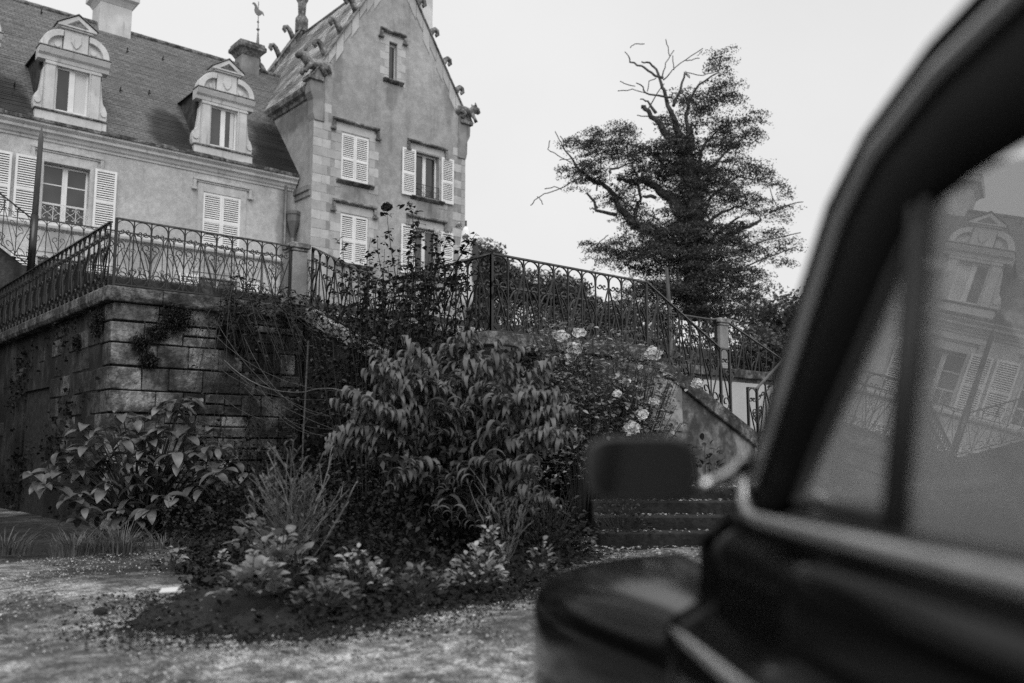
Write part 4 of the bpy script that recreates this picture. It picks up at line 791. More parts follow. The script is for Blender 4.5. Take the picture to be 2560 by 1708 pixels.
def leaves_on(root, blades, mat, mats, name='leaf', cap=300):
    """the leaves nearest the camera become objects sharing mesh data, the rest one joined part"""
    o0 = world_org(root); mes = []
    for k, (V, F) in enumerate(blades):
        me = mesh_np(name, V, F, mat); me.polygons.foreach_set('use_smooth', [True]*len(F)); mes.append(me)
    order = sorted(range(len(mats)), key=lambda i: (mats[i].translation-EYE).length/max(.2, mats[i].to_scale().x))
    rest = []
    for c, i in enumerate(order):
        if c < cap: inst(name, mes[i % len(mes)], root, Matrix.Translation(-o0) @ mats[i])
        else: rest.append(i)
    if rest:
        Vs = []; Fs = []; k = 0
        for i in rest:
            V, F = blades[i % len(blades)]; m = np.array(mats[i]); Vs.append(V @ m[:3, :3].T+m[:3, 3]-np.array(o0)); Fs.append(F+k); k += len(V)
        me = mesh_np('foliage', np.concatenate(Vs), np.concatenate(Fs), mat); o = bpy.data.objects.new('foliage', me); col.objects.link(o); o.parent = root; o['kind'] = 'stuff'
def V3(a): return Vector((float(a[0]), float(a[1]), float(a[2])))
def bez(p0, p1, p2, n=8): return [V3(np.array(p0)*(1-t)**2+2*np.array(p1)*t*(1-t)+np.array(p2)*t*t) for t in np.linspace(0, 1, n)]

# ---- central shrub with rows of hanging leaves
B0 = np.array([5.25, 6.95, .12]); rs = random.Random(21)
shrub = thing('drooping_shrub', 'large central shrub whose long leaves hang in rows from arching branches', 'shrub', tuple(B0))
tips = [(-1.2, 1.52, 0), (-1.1, 1.42, .3), (-.8, 1.99, 0), (-.55, 1.64, -.1), (-.49, 2.14, .1), (-.1, 2.1, 0), (.17, 2.24, 0), (.45, 2.1, -.1), (.62, 2.05, .1), (.94, 1.92, 0), (1.1, 1.47, 0)]
for k in range(105):                            # tips spread over a broad rounded dome
    an = rs.uniform(0, 6.283); q = math.sqrt(rs.random()); u = 1.3*q*math.cos(an); d = -.75*q*abs(math.sin(an)) if rs.random() < .8 else .6*q*math.sin(an)
    zt = 2.2-.75*(abs(u)/1.3)**2.2-(.75*abs(min(0, d))/.75)*1.0; tips.append((u, max(.4, zt-abs(rs.gauss(0, .22))), d))
for k in range(26): tips.append((rs.uniform(-.5, 1.0), rs.uniform(.35, .95), rs.uniform(-.85, -.5)))
sm = MB(); mats = []
for (u, z, d) in tips:
    for r_ in range(1):
        tip = B0*[1, 1, 0]+RH*(u+rs.uniform(-.08, .08)*(r_+.3))+FH*(d+rs.uniform(-.2, .2))+UP*(z+rs.uniform(-.06, .06)*(r_+.3))
        base = B0+RH*rs.uniform(-.12, .12)+FH*rs.uniform(-.12, .12)
        mid = base*.35+tip*.65+UP*(.42+.2*rs.random())+RH*(-.06*u)
        pts = bez(base, mid, tip, 10); sm.tube(pts, .013, 4, .003)
        L = sum((pts[i+1]-pts[i]).length for i in range(9)); n = max(6, int(min(L*.55, .8)/.042))
        for k in range(n):
            t = 1-.55*(k/n); f = t*9; i = min(8, int(f)); p = pts[i].lerp(pts[i+1], f-i); dr_ = (pts[i+1]-pts[i]).normalized(); a = math.atan2(dr_.y, dr_.x)
            for s in (-1, 1):
                if rs.random() < .12: continue
                sc_ = rs.choice((.5, .7, .9, 1.0, 1.25))*rs.uniform(.85, 1.1)*(.5+.5*min(1, k/3)); mats.append(frame(p, a+s*rs.uniform(1.0, 1.7), rs.uniform(0, .6), s*rs.uniform(-.3, .3), sc_))
sm.build('stem', CANE, shrub, smooth=True)
leaves_on(shrub, [blade(.22, .042, 3.0, 8, .6, .45), blade(.25, .045, 3.4, 8, .8, .45), blade(.18, .036, 2.6, 7, .4, .45), blade(.23, .04, 3.8, 8, .9, .45)], LF_DROOP, mats)
n = 5200; q = unit(RNG.normal(0, 1, (n, 3)))*(RNG.random((n, 1))**.45); P = B0+np.outer(q[:, 0]*1.0, RH)+np.outer(q[:, 1]*.75, FH)+np.outer(.75+q[:, 2]*.85, UP); P = P[(P[:, 2] > .1) & (np.abs((P-B0) @ RH) < .25+.5*P[:, 2])]
leaf_cloud('inner_shade_leaves', LF_ROSE, P, RNG.uniform(.05, .11, len(P)), shrub, .3, .5)  # small dark leaves added inside to block light and deepen the shade

# ---- broad leaved shrub at the foot of the terrace corner
B1 = np.array([4.0, 11.9, .05]); rs = random.Random(5)
bs = thing('broadleaf_shrub', 'shrub with big glossy drooping leaves below the terrace corner', 'shrub', tuple(B1))
sm = MB(); mats = []
clu = [(-.95, 1.2), (-.7, 1.5), (-1.15, .8), (-.85, .75), (-.55, 1.05), (-.3, 1.55), (-.25, 1.2), (0, 1.45), (.1, 1.0), (.3, 1.85), (.4, 1.5), (.55, 1.75), (.6, 1.3), (.75, 1.55), (.85, 1.15), (1.05, 1.25), (1.15, 1.0), (1.3, .85), (-.6, .6), (-.3, .8), (-.1, .55), (.2, .65), (.5, .85), (.35, .35), (.75, .7), (-.45, .4), (.1, .3), (.9, .5), (-1.05, 1.0), (-.15, 1.75), (.15, 1.25), (.62, 2.0), (-.5, 1.3), (-.75, .95), (.0, .8), (.3, 1.1), (.6, .5), (1.0, .8)]
for (u, z) in clu:
    u *= .93; z *= .86
    for r_ in range(4):
        d = rs.uniform(-.6, .35)-(.2 if z < .9 else 0)
        tip = B1*[1, 1, 0]+RH*(u+rs.uniform(-.12, .12))+FH*d+UP*(z+rs.uniform(-.1, .1)); base = B1+RH*u*.15+FH*rs.uniform(-.1, .1)
        pts = bez(base, base*.5+tip*.5+UP*.25, tip, 8); sm.tube(pts, .014, 4, .004)
        k = rs.randint(4, 6); a0 = rs.uniform(0, 6.28)
        for j in range(k):
            p = pts[-1].lerp(pts[-2], .35*(j % 2)); mats.append(frame(p, a0+j*6.28/k+rs.uniform(-.3, .3), rs.uniform(-.6, .2), rs.uniform(-.4, .4), rs.uniform(.5, 1.05)))
sm.build('stem', CANE, bs, smooth=True)
leaves_on(bs, [blade(.29, .13, 1.2, 6, .25, .22), blade(.32, .135, 1.6, 6, .4, .22), blade(.25, .115, .9, 6, .15, .25)], LF_BROAD, mats)

# ---- rose helpers
def blossom(root, p, rad, mat, name='rose_blossom', seed=0):
    rs = random.Random(seed); b = MB()
    for j in range(34):
        t = math.acos(1-1.25*(j+.5)/34); a = j*2.39996; nn = Vector((math.sin(t)*math.cos(a), math.sin(t)*math.sin(a), math.cos(t))); e1 = nn.orthogonal().normalized(); e1.rotate(Matrix.Rotation(rs.uniform(0, 6.28), 3, nn)); e2 = nn.cross(e1)
        r0 = rad*rs.uniform(.62, 1.0); w_ = rad*rs.uniform(.28, .46); cpt = nn*r0; tl = nn*rad*rs.uniform(-.1, .3)
        b.add([cpt-e1*w_-tl, cpt-e2*w_*.9, cpt+e1*w_+tl, cpt+e2*w_*.9, nn*(r0*.8)], [(0, 1, 4), (1, 2, 4), (2, 3, 4), (3, 0, 4)])
    for ring, (rr_, tilt, n) in enumerate(((1.05, .2, 7),)):
        for j in range(n):
            a = j*6.283/n+ring*.5+rs.uniform(-.2, .2); t = tilt+rs.uniform(-.2, .2); L = rad*rr_; c, s = math.cos(a), math.sin(a)
            w_ = L*.62; e = (c*math.cos(t)*L, s*math.cos(t)*L, math.sin(t)*L*.8); m = (e[0]*.55, e[1]*.55, e[2]*.35); q = (-s*w_, c*w_)
            b.add([(0, 0, 0), (m[0]+q[0]*.8, m[1]+q[1]*.8, m[2]+.15*L), (e[0]+q[0]*.5, e[1]+q[1]*.5, e[2]), (e[0]*.95, e[1]*.95, e[2]-.08*L), (e[0]-q[0]*.5, e[1]-q[1]*.5, e[2]), (m[0]-q[0]*.8, m[1]-q[1]*.8, m[2]+.15*L), m],
                  [(0, 6, 1), (1, 6, 3, 2), (6, 5, 4, 3), (0, 5, 6)])
    me = b.mesh(name, mat, smooth=True, fix=False); d = Vector(EYE)-Vector(p); d.z += 1.2*d.length; qn = d.to_track_quat('Z', 'Y')
    return inst(name, me, root, Matrix.Translation(Vector(p)-world_org(root)) @ qn.to_matrix().to_4x4())
def rose_leaves(mats, p, dirv, n, rs, s=1):
    for k in range(n):
        q = p+dirv*(k*.035); mats.append(frame(q+V3([rs.uniform(-.03, .03) for _ in range(3)]), rs.uniform(0, 6.28), rs.uniform(-.6, .3), rs.uniform(-.5, .5), s*rs.uniform(.7, 1.3)))
RB = [blade(.075, .048, .6, 4, .1, .25), blade(.065, .045, .9, 4, .2, .25), blade(.085, .052, .4, 4, 0, .2)]
# ---- climbing rose over the stair railing
B2 = np.array([6.75, 10.2, .1]); rs = random.Random(9)
cr = thing('climbing_rose', 'dark climbing rose smothering the stair railing in front of the tower', 'climbing rose', tuple(B2))
sm = MB(); mats = []
C2 = B2*[1, 1, 0]
canes = []
for k in range(62):
    y = rs.uniform(8.95, 12.2); zt = rs.uniform(2.9, 3.75)+.5*math.exp(-((y-10.2)/.8)**2)+(.1 if y < 9.5 else 0)-.35*max(0, y-11.2)
    base = np.array([6.75+rs.uniform(-.3, .15), y*.6+4.1+rs.uniform(-.2, .2), .1]); tip = np.array([6.8+rs.uniform(-.55, .5), y+rs.uniform(-.5, .5), zt])
    canes.append((base, tip))
for (yy, zz) in ((10.664, 4.45), (10.08, 4.45), (9.83, 4.22), (8.75, 3.66), (8.6, 3.75), (10.9, 4.1), (9.4, 3.95), (11.5, 3.8)): canes.append((np.array([6.75, 9.9, 2.2]), np.array([6.8, yy, zz])))
for base, tip in canes:
    pts = bez(base, base*.4+tip*.6+np.array([rs.uniform(-.3, .1), rs.uniform(-.4, .4), .3]), tip, 9); sm.tube(pts, .01, 4, .003)
    for i in range(2, 9):
        for r_ in range(3 if i > 4 else 2): rose_leaves(mats, pts[i-1].lerp(pts[i], rs.random()), Vector((rs.uniform(-1, 1), rs.uniform(-1, 1), rs.uniform(-.5, .5))), rs.randint(3, 5), rs)
sm.build('cane', CANE, cr, smooth=True); leaves_on(cr, RB, LF_ROSE, mats)
blossom(cr, (6.8, 10.664, 4.51), .085, PETALD, seed=1)
for i, p in enumerate([(6.7, 9.28, 3.87), (6.7, 8.69, 3.7), (6.75, 10.44, 3.2), (6.6, 9.7, 2.75), (6.6, 10.2, 2.73), (6.6, 10.7, 2.95), (6.7, 9.19, 3.77), (6.8, 10.08, 4.44), (6.7, 8.4, 3.6), (6.75, 8.9, 3.9)]): blossom(cr, p, .045, LITTERP if i % 2 else PETAL, seed=i+3)
n = 1700; P = np.stack([6.75+RNG.normal(0, .25, n), RNG.uniform(8.8, 12.9, n), RNG.uniform(1.5, 3.5, n)], 1)
P = P[P[:, 2] < 3.75-.25*np.abs(P[:, 1]-9.8)]; leaf_cloud('foliage', LF_ROSE, P, RNG.uniform(.04, .09, len(P)), cr, .4, .6)
# ---- bramble hanging over the wall below the pillar
B3 = np.array([6.2, 13.2, .1]); rs = random.Random(12)
br = thing('bramble', 'tangle of bramble hanging over the terrace wall below the stone pillar', 'bramble', tuple(B3)); sm = MB(); mats = []
for k in range(95):
    top = np.array([rs.uniform(5.5, 7.0), 13.25+rs.uniform(-.1, .1), rs.uniform(3.1, 3.7)]); end = top+RH*rs.uniform(-.4, 1.1)+FH*rs.uniform(-1.2, -.1)-UP*rs.uniform(.4, 1.9)
    if k > 70: top = np.array([rs.uniform(5.2, 6.6), 13.1, rs.uniform(.2, .8)]); end = top+UP*rs.uniform(.8, 1.9)+RH*rs.uniform(-.6, .5)
    pts = bez(top, top*.6+end*.4+UP*.35-FH*.3, end, 9); sm.tube(pts, .007, 4, .003)
    for i in range(1, 9): rose_leaves(mats, pts[i], Vector((rs.uniform(-1, 1), rs.uniform(-1, 1), -.3)), rs.randint(1, 4) if i < 6 else rs.randint(0, 2), rs, .9)
sm.build('cane', CANE, br, smooth=True); leaves_on(br, RB, LF_ROSE, mats)
sm = MB(); rs = random.Random(40)
for k in range(9):
    a = np.array([4.9, 8.3, .9])+RH*rs.uniform(-.3, .2); e = np.array([5.6, 12.6, 3.0])+RH*rs.uniform(-.9, .5)+UP*rs.uniform(-1.2, .3)
    sm.tube(bez(e, (a+e)/2-UP*.3, a+UP*rs.uniform(.2, .9), 9), .004, 4, .0025)
tw_ = thing('bare_twigs', 'bare arching twigs crossing in front of the wall left of the drooping shrub', 'twigs', (5.2, 10.2, 0)); sm.build('twig', BARK, tw_)
t = thing('garden_stake', 'thin grey stake tied with a wire left of the central shrub', 'stake', (5.25, 10, 0)); MB().tube([(5.27, 10.06, 0), (5.266, 10.05, 1.22), (5.227, 9.915, 2.4)], .012, 5).build('stake', BARK, t)
MB().tube(bez((5.26, 12.5, 2.366), (5.38, 11.6, 1.82), (5.25, 10.03, 1.78), 9)+bez((5.25, 10.0, 1.78), (5, 9, 1.8), (4.6, 7.95, 1.65), 8), .006, 4).build('wire', DRYSTEM, t)
# ---- white rose bush before the landing wall
B4 = np.array([9.0, 8.0, .05]); rs = random.Random(15)
wr = thing('white_rose_bush', 'leafy rose bush with large white blossoms in front of the landing wall', 'rose bush', tuple(B4)); sm = MB(); mats = []
for k in range(190):
    x = rs.uniform(7.2, 9.75); zt = 2.55-.16*max(0, x-8.2)+rs.uniform(-.9, .15)+(rs.random() < .12)*(9.9-x)*.0; tip = np.array([x, 8.15+rs.uniform(-.5, .25), zt]); base = np.array([8.4+(x-8.4)*.35, 8.1, .05])
    pts = bez(base, base*.4+tip*.6+UP*.3+np.array([0, -.15, 0]), tip, 9); sm.tube(pts, .009, 4, .003)
    for i in range(3, 9): rose_leaves(mats, pts[i-1].lerp(pts[i], rs.random()), Vector((rs.uniform(-1, 1), rs.uniform(-1, 1), rs.uniform(-.5, .5))), rs.randint(4, 6), rs, .9)
sm.build('cane', CANE, wr, smooth=True); leaves_on(wr, RB, LF_WROSE, mats)
n = 6500; P = np.stack([RNG.uniform(7.2, 9.9, n), 8.15+RNG.normal(0, .22, n), RNG.uniform(.7, 2.62, n)], 1); cl_ = np.sin(P[:, 0]*5.1)+np.sin(P[:, 2]*6.3+P[:, 0]*2)+RNG.normal(0, .7, n); P = P[(cl_ > -.3) & (P[:, 2] < 2.66-.17*np.maximum(0, P[:, 0]-8.2)) & (P[:, 2] > .6+.9*np.maximum(0, P[:, 0]-9.0))]; leaf_cloud('foliage', LF_WROSE, P, RNG.uniform(.035, .08, len(P)), wr, 1.0, .6)
for i, (p, rad) in enumerate([((7.62, 7.95, 2.45), .1), ((7.936, 7.95, 2.52), .085), ((7.76, 7.85, 2.3), .1), ((7.72, 7.9, 2.2), .07), ((9.35, 7.95, 2.36), .12), ((10.29, 7.95, 2.0), .09), ((8.66, 7.85, 1.95), .08), ((9.05, 7.7, 1.69), .07), ((8.81, 7.7, 1.52), .09), ((8.5, 7.6, 1.34), .1), ((8.35, 7.7, 1.77), .06), ((8.9, 7.8, 2.15), .04)]): blossom(wr, p, rad, PETAL, seed=i+40)
# ---- undergrowth: what nobody could count
def bed_points(n, hfun, soil=False):
    out = []
    while len(out) < n:
        x, y = RNG.uniform(1.9, 8.2), RNG.uniform(4.9, 13.3)
        if in_bed(x, y) and (soil or not (x < 2.75 and y < 7.6 and RNG.random() < .93)) and (soil or edge_dist(x, y) > .12): out.append((x, y, bed_z(x, y)+hfun(x, y)))
    return np.array(out)
def hf(x, y):
    e = edge_dist(x, y); m = .04+.32*min(1, max(0, e-.35)/1.1)+(.35 if y > 9.5 else 0)+(.25 if x > 5 else 0); return abs(RNG.normal(0, .55))*m
P = bed_points(22000, hf); uo = leaf_cloud('undergrowth', LF_DARK, P, RNG.uniform(.03, .075, len(P)), None, .5, .6); tag(uo, 'dark undergrowth of small leaves filling the flower bed', 'undergrowth', kind='stuff')
P = np.stack([RNG.uniform(6.6, 6.97, 3500), RNG.uniform(8.6, 13.2, 3500), np.abs(RNG.normal(0, .9, 3500))], 1); P = np.concatenate([P, np.stack([RNG.uniform(7.0, 8.5, 2500), RNG.uniform(8.2, 8.47, 2500), RNG.uniform(0, 2.3, 2500)], 1)])
iv = leaf_cloud('ivy', LF_DARK, P, RNG.uniform(.05, .09, len(P)), None, .2, .8); tag(iv, 'dark ivy clothing the lower walls of the staircase', 'ivy', kind='stuff')
# small flowering specks of the bed
rs = random.Random(77)
# ---- tufts growing out of the terrace wall
for i, (x, y, z, s, lab) in enumerate([(4.858, 13.38, 3.02, .2, 'largest dark tuft growing from the top joint of the terrace wall'), (4.6, 13.38, 2.8, .12, 'dark tuft left below the largest wall tuft'), (4.36, 13.38, 2.62, .1, 'small tuft in the joint beside the corner stones'), (3.95, 13.9, 2.93, .17, 'dark tuft on the flank just left of the terrace corner'), (4.48, 13.38, 2.38, .1, 'low mossy tuft in the third joint of the wall'), (5.6, 13.38, 2.92, .09, 'small tuft below the coping right of the middle'), (5.8, 13.38, 2.66, .09, 'tuft half way to the bramble on the terrace wall'), (3.95, 15.0, 2.75, .1, 'tuft on the dark flank farther from the corner')]):
    n = int(2600*s/.2); P = np.stack([x+RNG.normal(0, s*.55, n), y-np.abs(RNG.normal(0, s*.3, n)), z+RNG.normal(0, s*.5, n)], 1)
    if x < 3.96: P = np.stack([x-np.abs(RNG.normal(0, s*.3, n)), y+RNG.normal(0, s*.6, n), z+RNG.normal(0, s*.5, n)], 1)
    t = thing('wall_tuft', lab, 'plant', (x, y, z-s), 'tufts growing from the terrace wall'); leaf_cloud('foliage', LF_DARK, P, RNG.uniform(.025, .06, n), t, 0, .3, D=unit(RNG.normal(0, .5, (n, 3))-UP*.6))
# ---- dry twiggy plants at the front of the bed
def twiggy(base, h, spread, n, label, seed, mat):
    rs = random.Random(seed); t = thing('twiggy_plant', label, 'plant', base, 'dry twiggy plants'); b = MB(); mats = []
    for k in range(n):
        a = rs.uniform(0, 6.28); l = h*rs.uniform(.45, 1.05); s = rs.uniform(.05, 1)*spread
        p = Vector(base)+Vector((rs.uniform(-.08, .08), rs.uniform(-.08, .08), 0)); e = p+Vector((math.cos(a)*s, math.sin(a)*s, l)); m = p.lerp(e, .5)+Vector((rs.uniform(-.16, .16), rs.uniform(-.16, .16), rs.uniform(-.05, .12)))
        pts = bez(p, m, e, 7); b.tube(pts, .0055, 4, .003)
        for j in range(rs.randint(4, 8)):
            i = rs.randint(1, 5); q = pts[i]; d = Vector((math.cos(a+rs.uniform(-1.4, 1.4)), math.sin(a+rs.uniform(-1.4, 1.4)), rs.uniform(.7, 1.6)))*rs.uniform(.08, .2)*h; b.tube([q, q+d*.55+Vector((0, 0, .01)), q+d], .004, 4, .0022)
            for u in range(4): mats.append(frame(q+d*rs.uniform(.5, 1.05), rs.uniform(0, 6.28), rs.uniform(.1, 1.0), 0, rs.uniform(.6, 1.2)))
        for u in range(5): mats.append(frame(pts[rs.randint(3, 6)], rs.uniform(0, 6.28), rs.uniform(.1, 1), 0, rs.uniform(.6, 1.2)))
    b.build('twig', DRYSTEM, t); leaves_on(t, [blade(.05, .018, .5, 3, .2), blade(.065, .022, .8, 3, .2)], mat, mats, cap=0)
twiggy((3.35, 6.5, .15), .95, .5, 24, 'pale dry twiggy plant standing behind the rosette leaves', 31, LF_TWIG)
twiggy((5.0, 5.95, .12), .72, .42, 15, 'dim twiggy plant at the bed edge beside the car wing', 32, LF_DARK)
twiggy((4.0, 7.6, .15), .7, .4, 14, 'darker twiggy plant left behind the pale one', 33, LF_DARK)
# ---- leafy low plants
def low_plant(base, rad, h, n, label, seed, mat, blades, cap=300, name='low_plant', grp='low leafy plants at the bed edge'):
    rs = random.Random(seed); t = thing(name, label, 'plant', base, grp); mats = []; b = MB()
    for k in range(n):
        a = rs.uniform(0, 6.28); q = rad*math.sqrt(rs.random()); p = Vector(base)+Vector((math.cos(a)*q, math.sin(a)*q, h*(1-(q/rad)**2)*rs.uniform(.5, 1)+.02))
        if k % 5 == 0: b.tube([Vector(base)+Vector((math.cos(a)*q*.3, math.sin(a)*q*.3, 0)), p], .004, 4)
        mats.append(frame(p, a+rs.uniform(-.8, .8), rs.uniform(-.1, 1.0), rs.uniform(-.5, .5), rs.uniform(.65, 1.25)))
    b.build('stem', CANE, t); leaves_on(t, blades, mat, mats, cap=cap)
RO = [blade(.095, .06, .7, 5, .1, .3), blade(.08, .055, 1.0, 5, .2, .35), blade(.11, .062, .5, 5, .1, .25)]
VA = [blade(.06, .04, .6, 4, .1, .3), blade(.048, .034, .8, 4, .2, .3)]
low_plant((2.6, 5.62, .13), .2, .24, 90, 'pale rosette plant with overlapping soft leaves at the front of the bed', 1, LF_ROSETTE, RO)
low_plant((2.95, 5.95, .15), .24, .4, 110, 'taller pale leafy plant just behind the front rosette', 2, LF_ROSETTE, RO)
low_plant((3.32, 5.5, .12), .2, .28, 120, 'variegated plant with white edged leaves right of the rosettes', 3, LF_VAR, VA)
low_plant((4.15, 5.25, .1), .22, .26, 130, 'variegated plant with curled pale leaves near the car wing', 4, LF_VAR, VA)
low_plant((4.45, 5.45, .12), .15, .42, 70, 'upright variegated sprig behind the one near the car wing', 5, LF_VAR, VA)
low_plant((4.9, 5.35, .1), .12, .26, 40, 'small leafy sprig touching the edge of the car wing', 6, LF_ROSETTE, VA)
low_plant((2.95, 7.9, .05), .1, .18, 34, 'small pale seedling on the left side of the soil', 7, LF_VAR, VA)
low_plant((3.2, 7.5, .1), .07, .12, 14, 'tiny pale seedling right of the small one on the soil', 8, LF_VAR, VA)
low_plant((3.6, 7.6, .12), .28, .42, 70, 'leafy plant with dull round leaves left of the pale twigs', 9, LF_TWIG, RO)
low_plant((2.95, 5.25, .08), .25, .16, 110, 'low dark leafy patch below the rosettes', 10, LF_TWIG, VA)
low_plant((3.7, 5.3, .08), .28, .16, 90, 'low sparse leaves between the two variegated plants', 11, LF_TWIG, VA)
low_plant((4.35, 9.3, .05), .3, .35, 150, 'dark low plant beside the grass tufts', 12, LF_DARK, VA)
low_plant((6.4, 6.9, .12), .5, .7, 260, 'dark leafy plant with pale specks under the wing mirror', 13, LF_ROSE, VA)
low_plant((10.5, 8.05, .05), .75, 1.15, 420, 'dark bush at the foot of the sloping stair wall beside the mirror arm', 14, LF_ROSE, RO, name='dark_bush')
low_plant((8.9, 7.5, .3), .35, .5, 160, 'dark weeds growing over the garden steps', 15, LF_ROSE, VA, name='step_weeds')
low_plant((7.75, 7.1, .1), .35, .6, 200, 'dark weeds left of the garden steps', 16, LF_ROSE, VA, name='step_weeds')
low_plant((9.7, 6.9, .3), .3, .35, 120, 'sparse weeds on the right end of the garden steps', 17, LF_ROSE, VA, name='step_weeds')
# ---- grass tufts in front of the dark wall
for i, (x, y, n, h, lab) in enumerate([(2.2, 10.6, 150, .42, 'grass tuft at the left edge of the drive'), (2.72, 10.1, 230, .42, 'widest grass tuft below the broadleaf shrub'), (3.2, 10.05, 200, .48, 'tallest grass tuft next to the widest one'), (3.65, 10.1, 110, .34, 'sparse grass tuft nearest the flower bed'), (3.0, 10.35, 120, .36, 'grass tuft squeezed between the widest and the tallest')]):
    rs = random.Random(i+60); t = thing('grass_tuft', lab, 'grass tuft', (x, y, 0), 'grass tufts along the foot of the wall'); V = []; F = []
    for k in range(n):
        a = rs.uniform(0, 6.28); q = .24*math.sqrt(rs.random())*rs.choice((1, .5, 1.2)); p = np.array([x+math.cos(a)*q, y+math.sin(a)*q, 0]); l = h*rs.choice((.5, .7, .8, 1.0))*rs.uniform(.6, 1.1); s = rs.uniform(.1, 1.3)*l*.8; d = np.array([math.cos(a), math.sin(a), 0]); w_ = np.array([-d[1], d[0], 0])*.007; o_ = len(V)
        for tt in (0, .4, .75, 1): c = p+d*s*tt*tt+UP*l*(tt-.28*tt*tt*(1+rs.random()*.6)); V += [c-w_*(1-tt*.9), c+w_*(1-tt*.9)]
        F += [(o_+2*j, o_+2*j+1, o_+2*j+3, o_+2*j+2) for j in range(3)]
    me = mesh_np('grass_blades', np.array(V)-np.array([x, y, 0]), np.array(F), GRASS); o = bpy.data.objects.new('grass_blades', me); col.objects.link(o); o.parent = t; o['kind'] = 'stuff'
# ---- things lying on the ground
c = MB().box(-.055, .055, -.03, .03, 0, .006).build('white_card', PAPER, None); c.location = (2.21, 5.98, .16); c.rotation_euler = (R(22), R(-4), R(-38)); tag(c, 'small white card lying on the dark soil', 'card')
def stone_ob(x, y, s, lab, mat):
    bm = bmesh.new(); bmesh.ops.create_icosphere(bm, subdivisions=2, radius=s); rs = random.Random(int(x*100))
    for v in bm.verts: v.co *= rs.uniform(.85, 1.15); v.co.z *= .6
    me = bpy.data.meshes.new('clod'); bm.to_mesh(me); bm.free(); me.materials.append(mat); o = bpy.data.objects.new('clod', me); col.objects.link(o); o.location = (x, y, s*.3); tag(o, lab, 'clod', 'clods of soil on the drive')
stone_ob(2.3, 5.05, .03, 'left clod of the pair below the white card', SOIL); stone_ob(2.38, 5.08, .035, 'right clod of the pair below the white card', SOIL); stone_ob(1.9, 6.35, .045, 'dark clod on the gravel left of the soil', SOIL)
n = 2600; P = np.stack([RNG.uniform(6.8, 11.5, n), RNG.uniform(5.3, 8.3, n), np.full(n, .02)], 1)
stp = (P[:, :2]-np.array([7.65, 6.95])) @ np.array(ds)
lat = (P[:, :2]-np.array([7.65, 6.95])) @ np.array(dn)
P[:, 2] = np.where((lat > -.3) & (lat < 3.2), .012+.15*np.clip(np.floor(stp/.42)+1, 0, 4), .012)
keep = RNG.random(n) < np.where(P[:, 2] > .1, .6, .9); P = P[keep]
tag(leaf_cloud('fallen_leaves', LITTERP, P, RNG.uniform(.02, .06, len(P)), None, 1.2, .7), 'fallen leaves scattered over the garden steps and drive', 'leaves', kind='stuff')
n = 26000; P = np.stack([RNG.uniform(-.5, 6.5, n), RNG.uniform(2.8, 10.5, n), np.full(n, -.004)], 1); dens = np.sin(P[:, 0]*1.9+P[:, 1]*.7)+np.sin(P[:, 1]*2.3-P[:, 0]*1.1)+RNG.normal(0, .8, n)
P = P[(dens > .1)]; tag(leaf_cloud('ground_litter', LITTER, P, RNG.uniform(.008, .035, len(P)), None, 1.4, .6), 'dark leaf litter and weeds strewn over the gravel drive', 'litter', kind='stuff')
P = bed_points(2600, lambda x, y: .01, True); tag(leaf_cloud('bed_litter', LITTER, P, RNG.uniform(.02, .05, len(P)), None, 1.2, .6), 'fallen leaves on the soil of the bed', 'leaves', kind='stuff')

n = 9000; P = []
for k in range(n):
    i = int(RNG.integers(0, 9)) if RNG.random() < .75 else int(RNG.integers(0, len(bed))); a = np.array(bed[i]); b_ = np.array(bed[i-1]); q = a+(b_-a)*RNG.random()+RNG.normal(0, .2, 2); P.append((q[0], q[1], (max(-.004, bed_z(q[0], q[1])) if in_bed(q[0], q[1]) else -.006)+.004))
tag(leaf_cloud('soil_crumbs', SOIL, np.array(P), RNG.uniform(.01, .035, n), None, .8, .8), 'crumbs of dark soil spilled along the edge of the bed', 'soil', kind='stuff')
n = 34000; P = np.stack([RNG.uniform(-.5, 5.5, n), RNG.uniform(2.6, 10, n), np.full(n, -.002)], 1); kp = np.array([(not in_bed(a, b)) or edge_dist(a, b) < .08 for a, b in P[:, :2]]) & (np.sin(P[:, 0]*2.7-P[:, 1]*1.9)+RNG.normal(0, 1, n) > -.2); P = P[kp]
tag(leaf_cloud('gravel_stones', M('pale_pebble', .36, .9, [], None, .45), P, RNG.uniform(.006, .022, len(P)), None, 1.6, .9), 'pale loose pebbles of the drive', 'gravel', kind='stuff')
n = 5000; P = np.stack([4.02-np.abs(RNG.normal(0, .06, n)), RNG.uniform(13.6, 21, n), RNG.uniform(0, 3.2, n)], 1); kp = np.sin(P[:, 1]*2.1)+np.sin(P[:, 2]*3.3+P[:, 1])+RNG.normal(0, .5, n) > .7; P = P[kp]
tag(leaf_cloud('flank_creeper', LF_DARK, P, RNG.uniform(.04, .1, len(P)), None, .1, .8), 'dark creeper patches on the left flank of the terrace', 'creeper', kind='stuff')
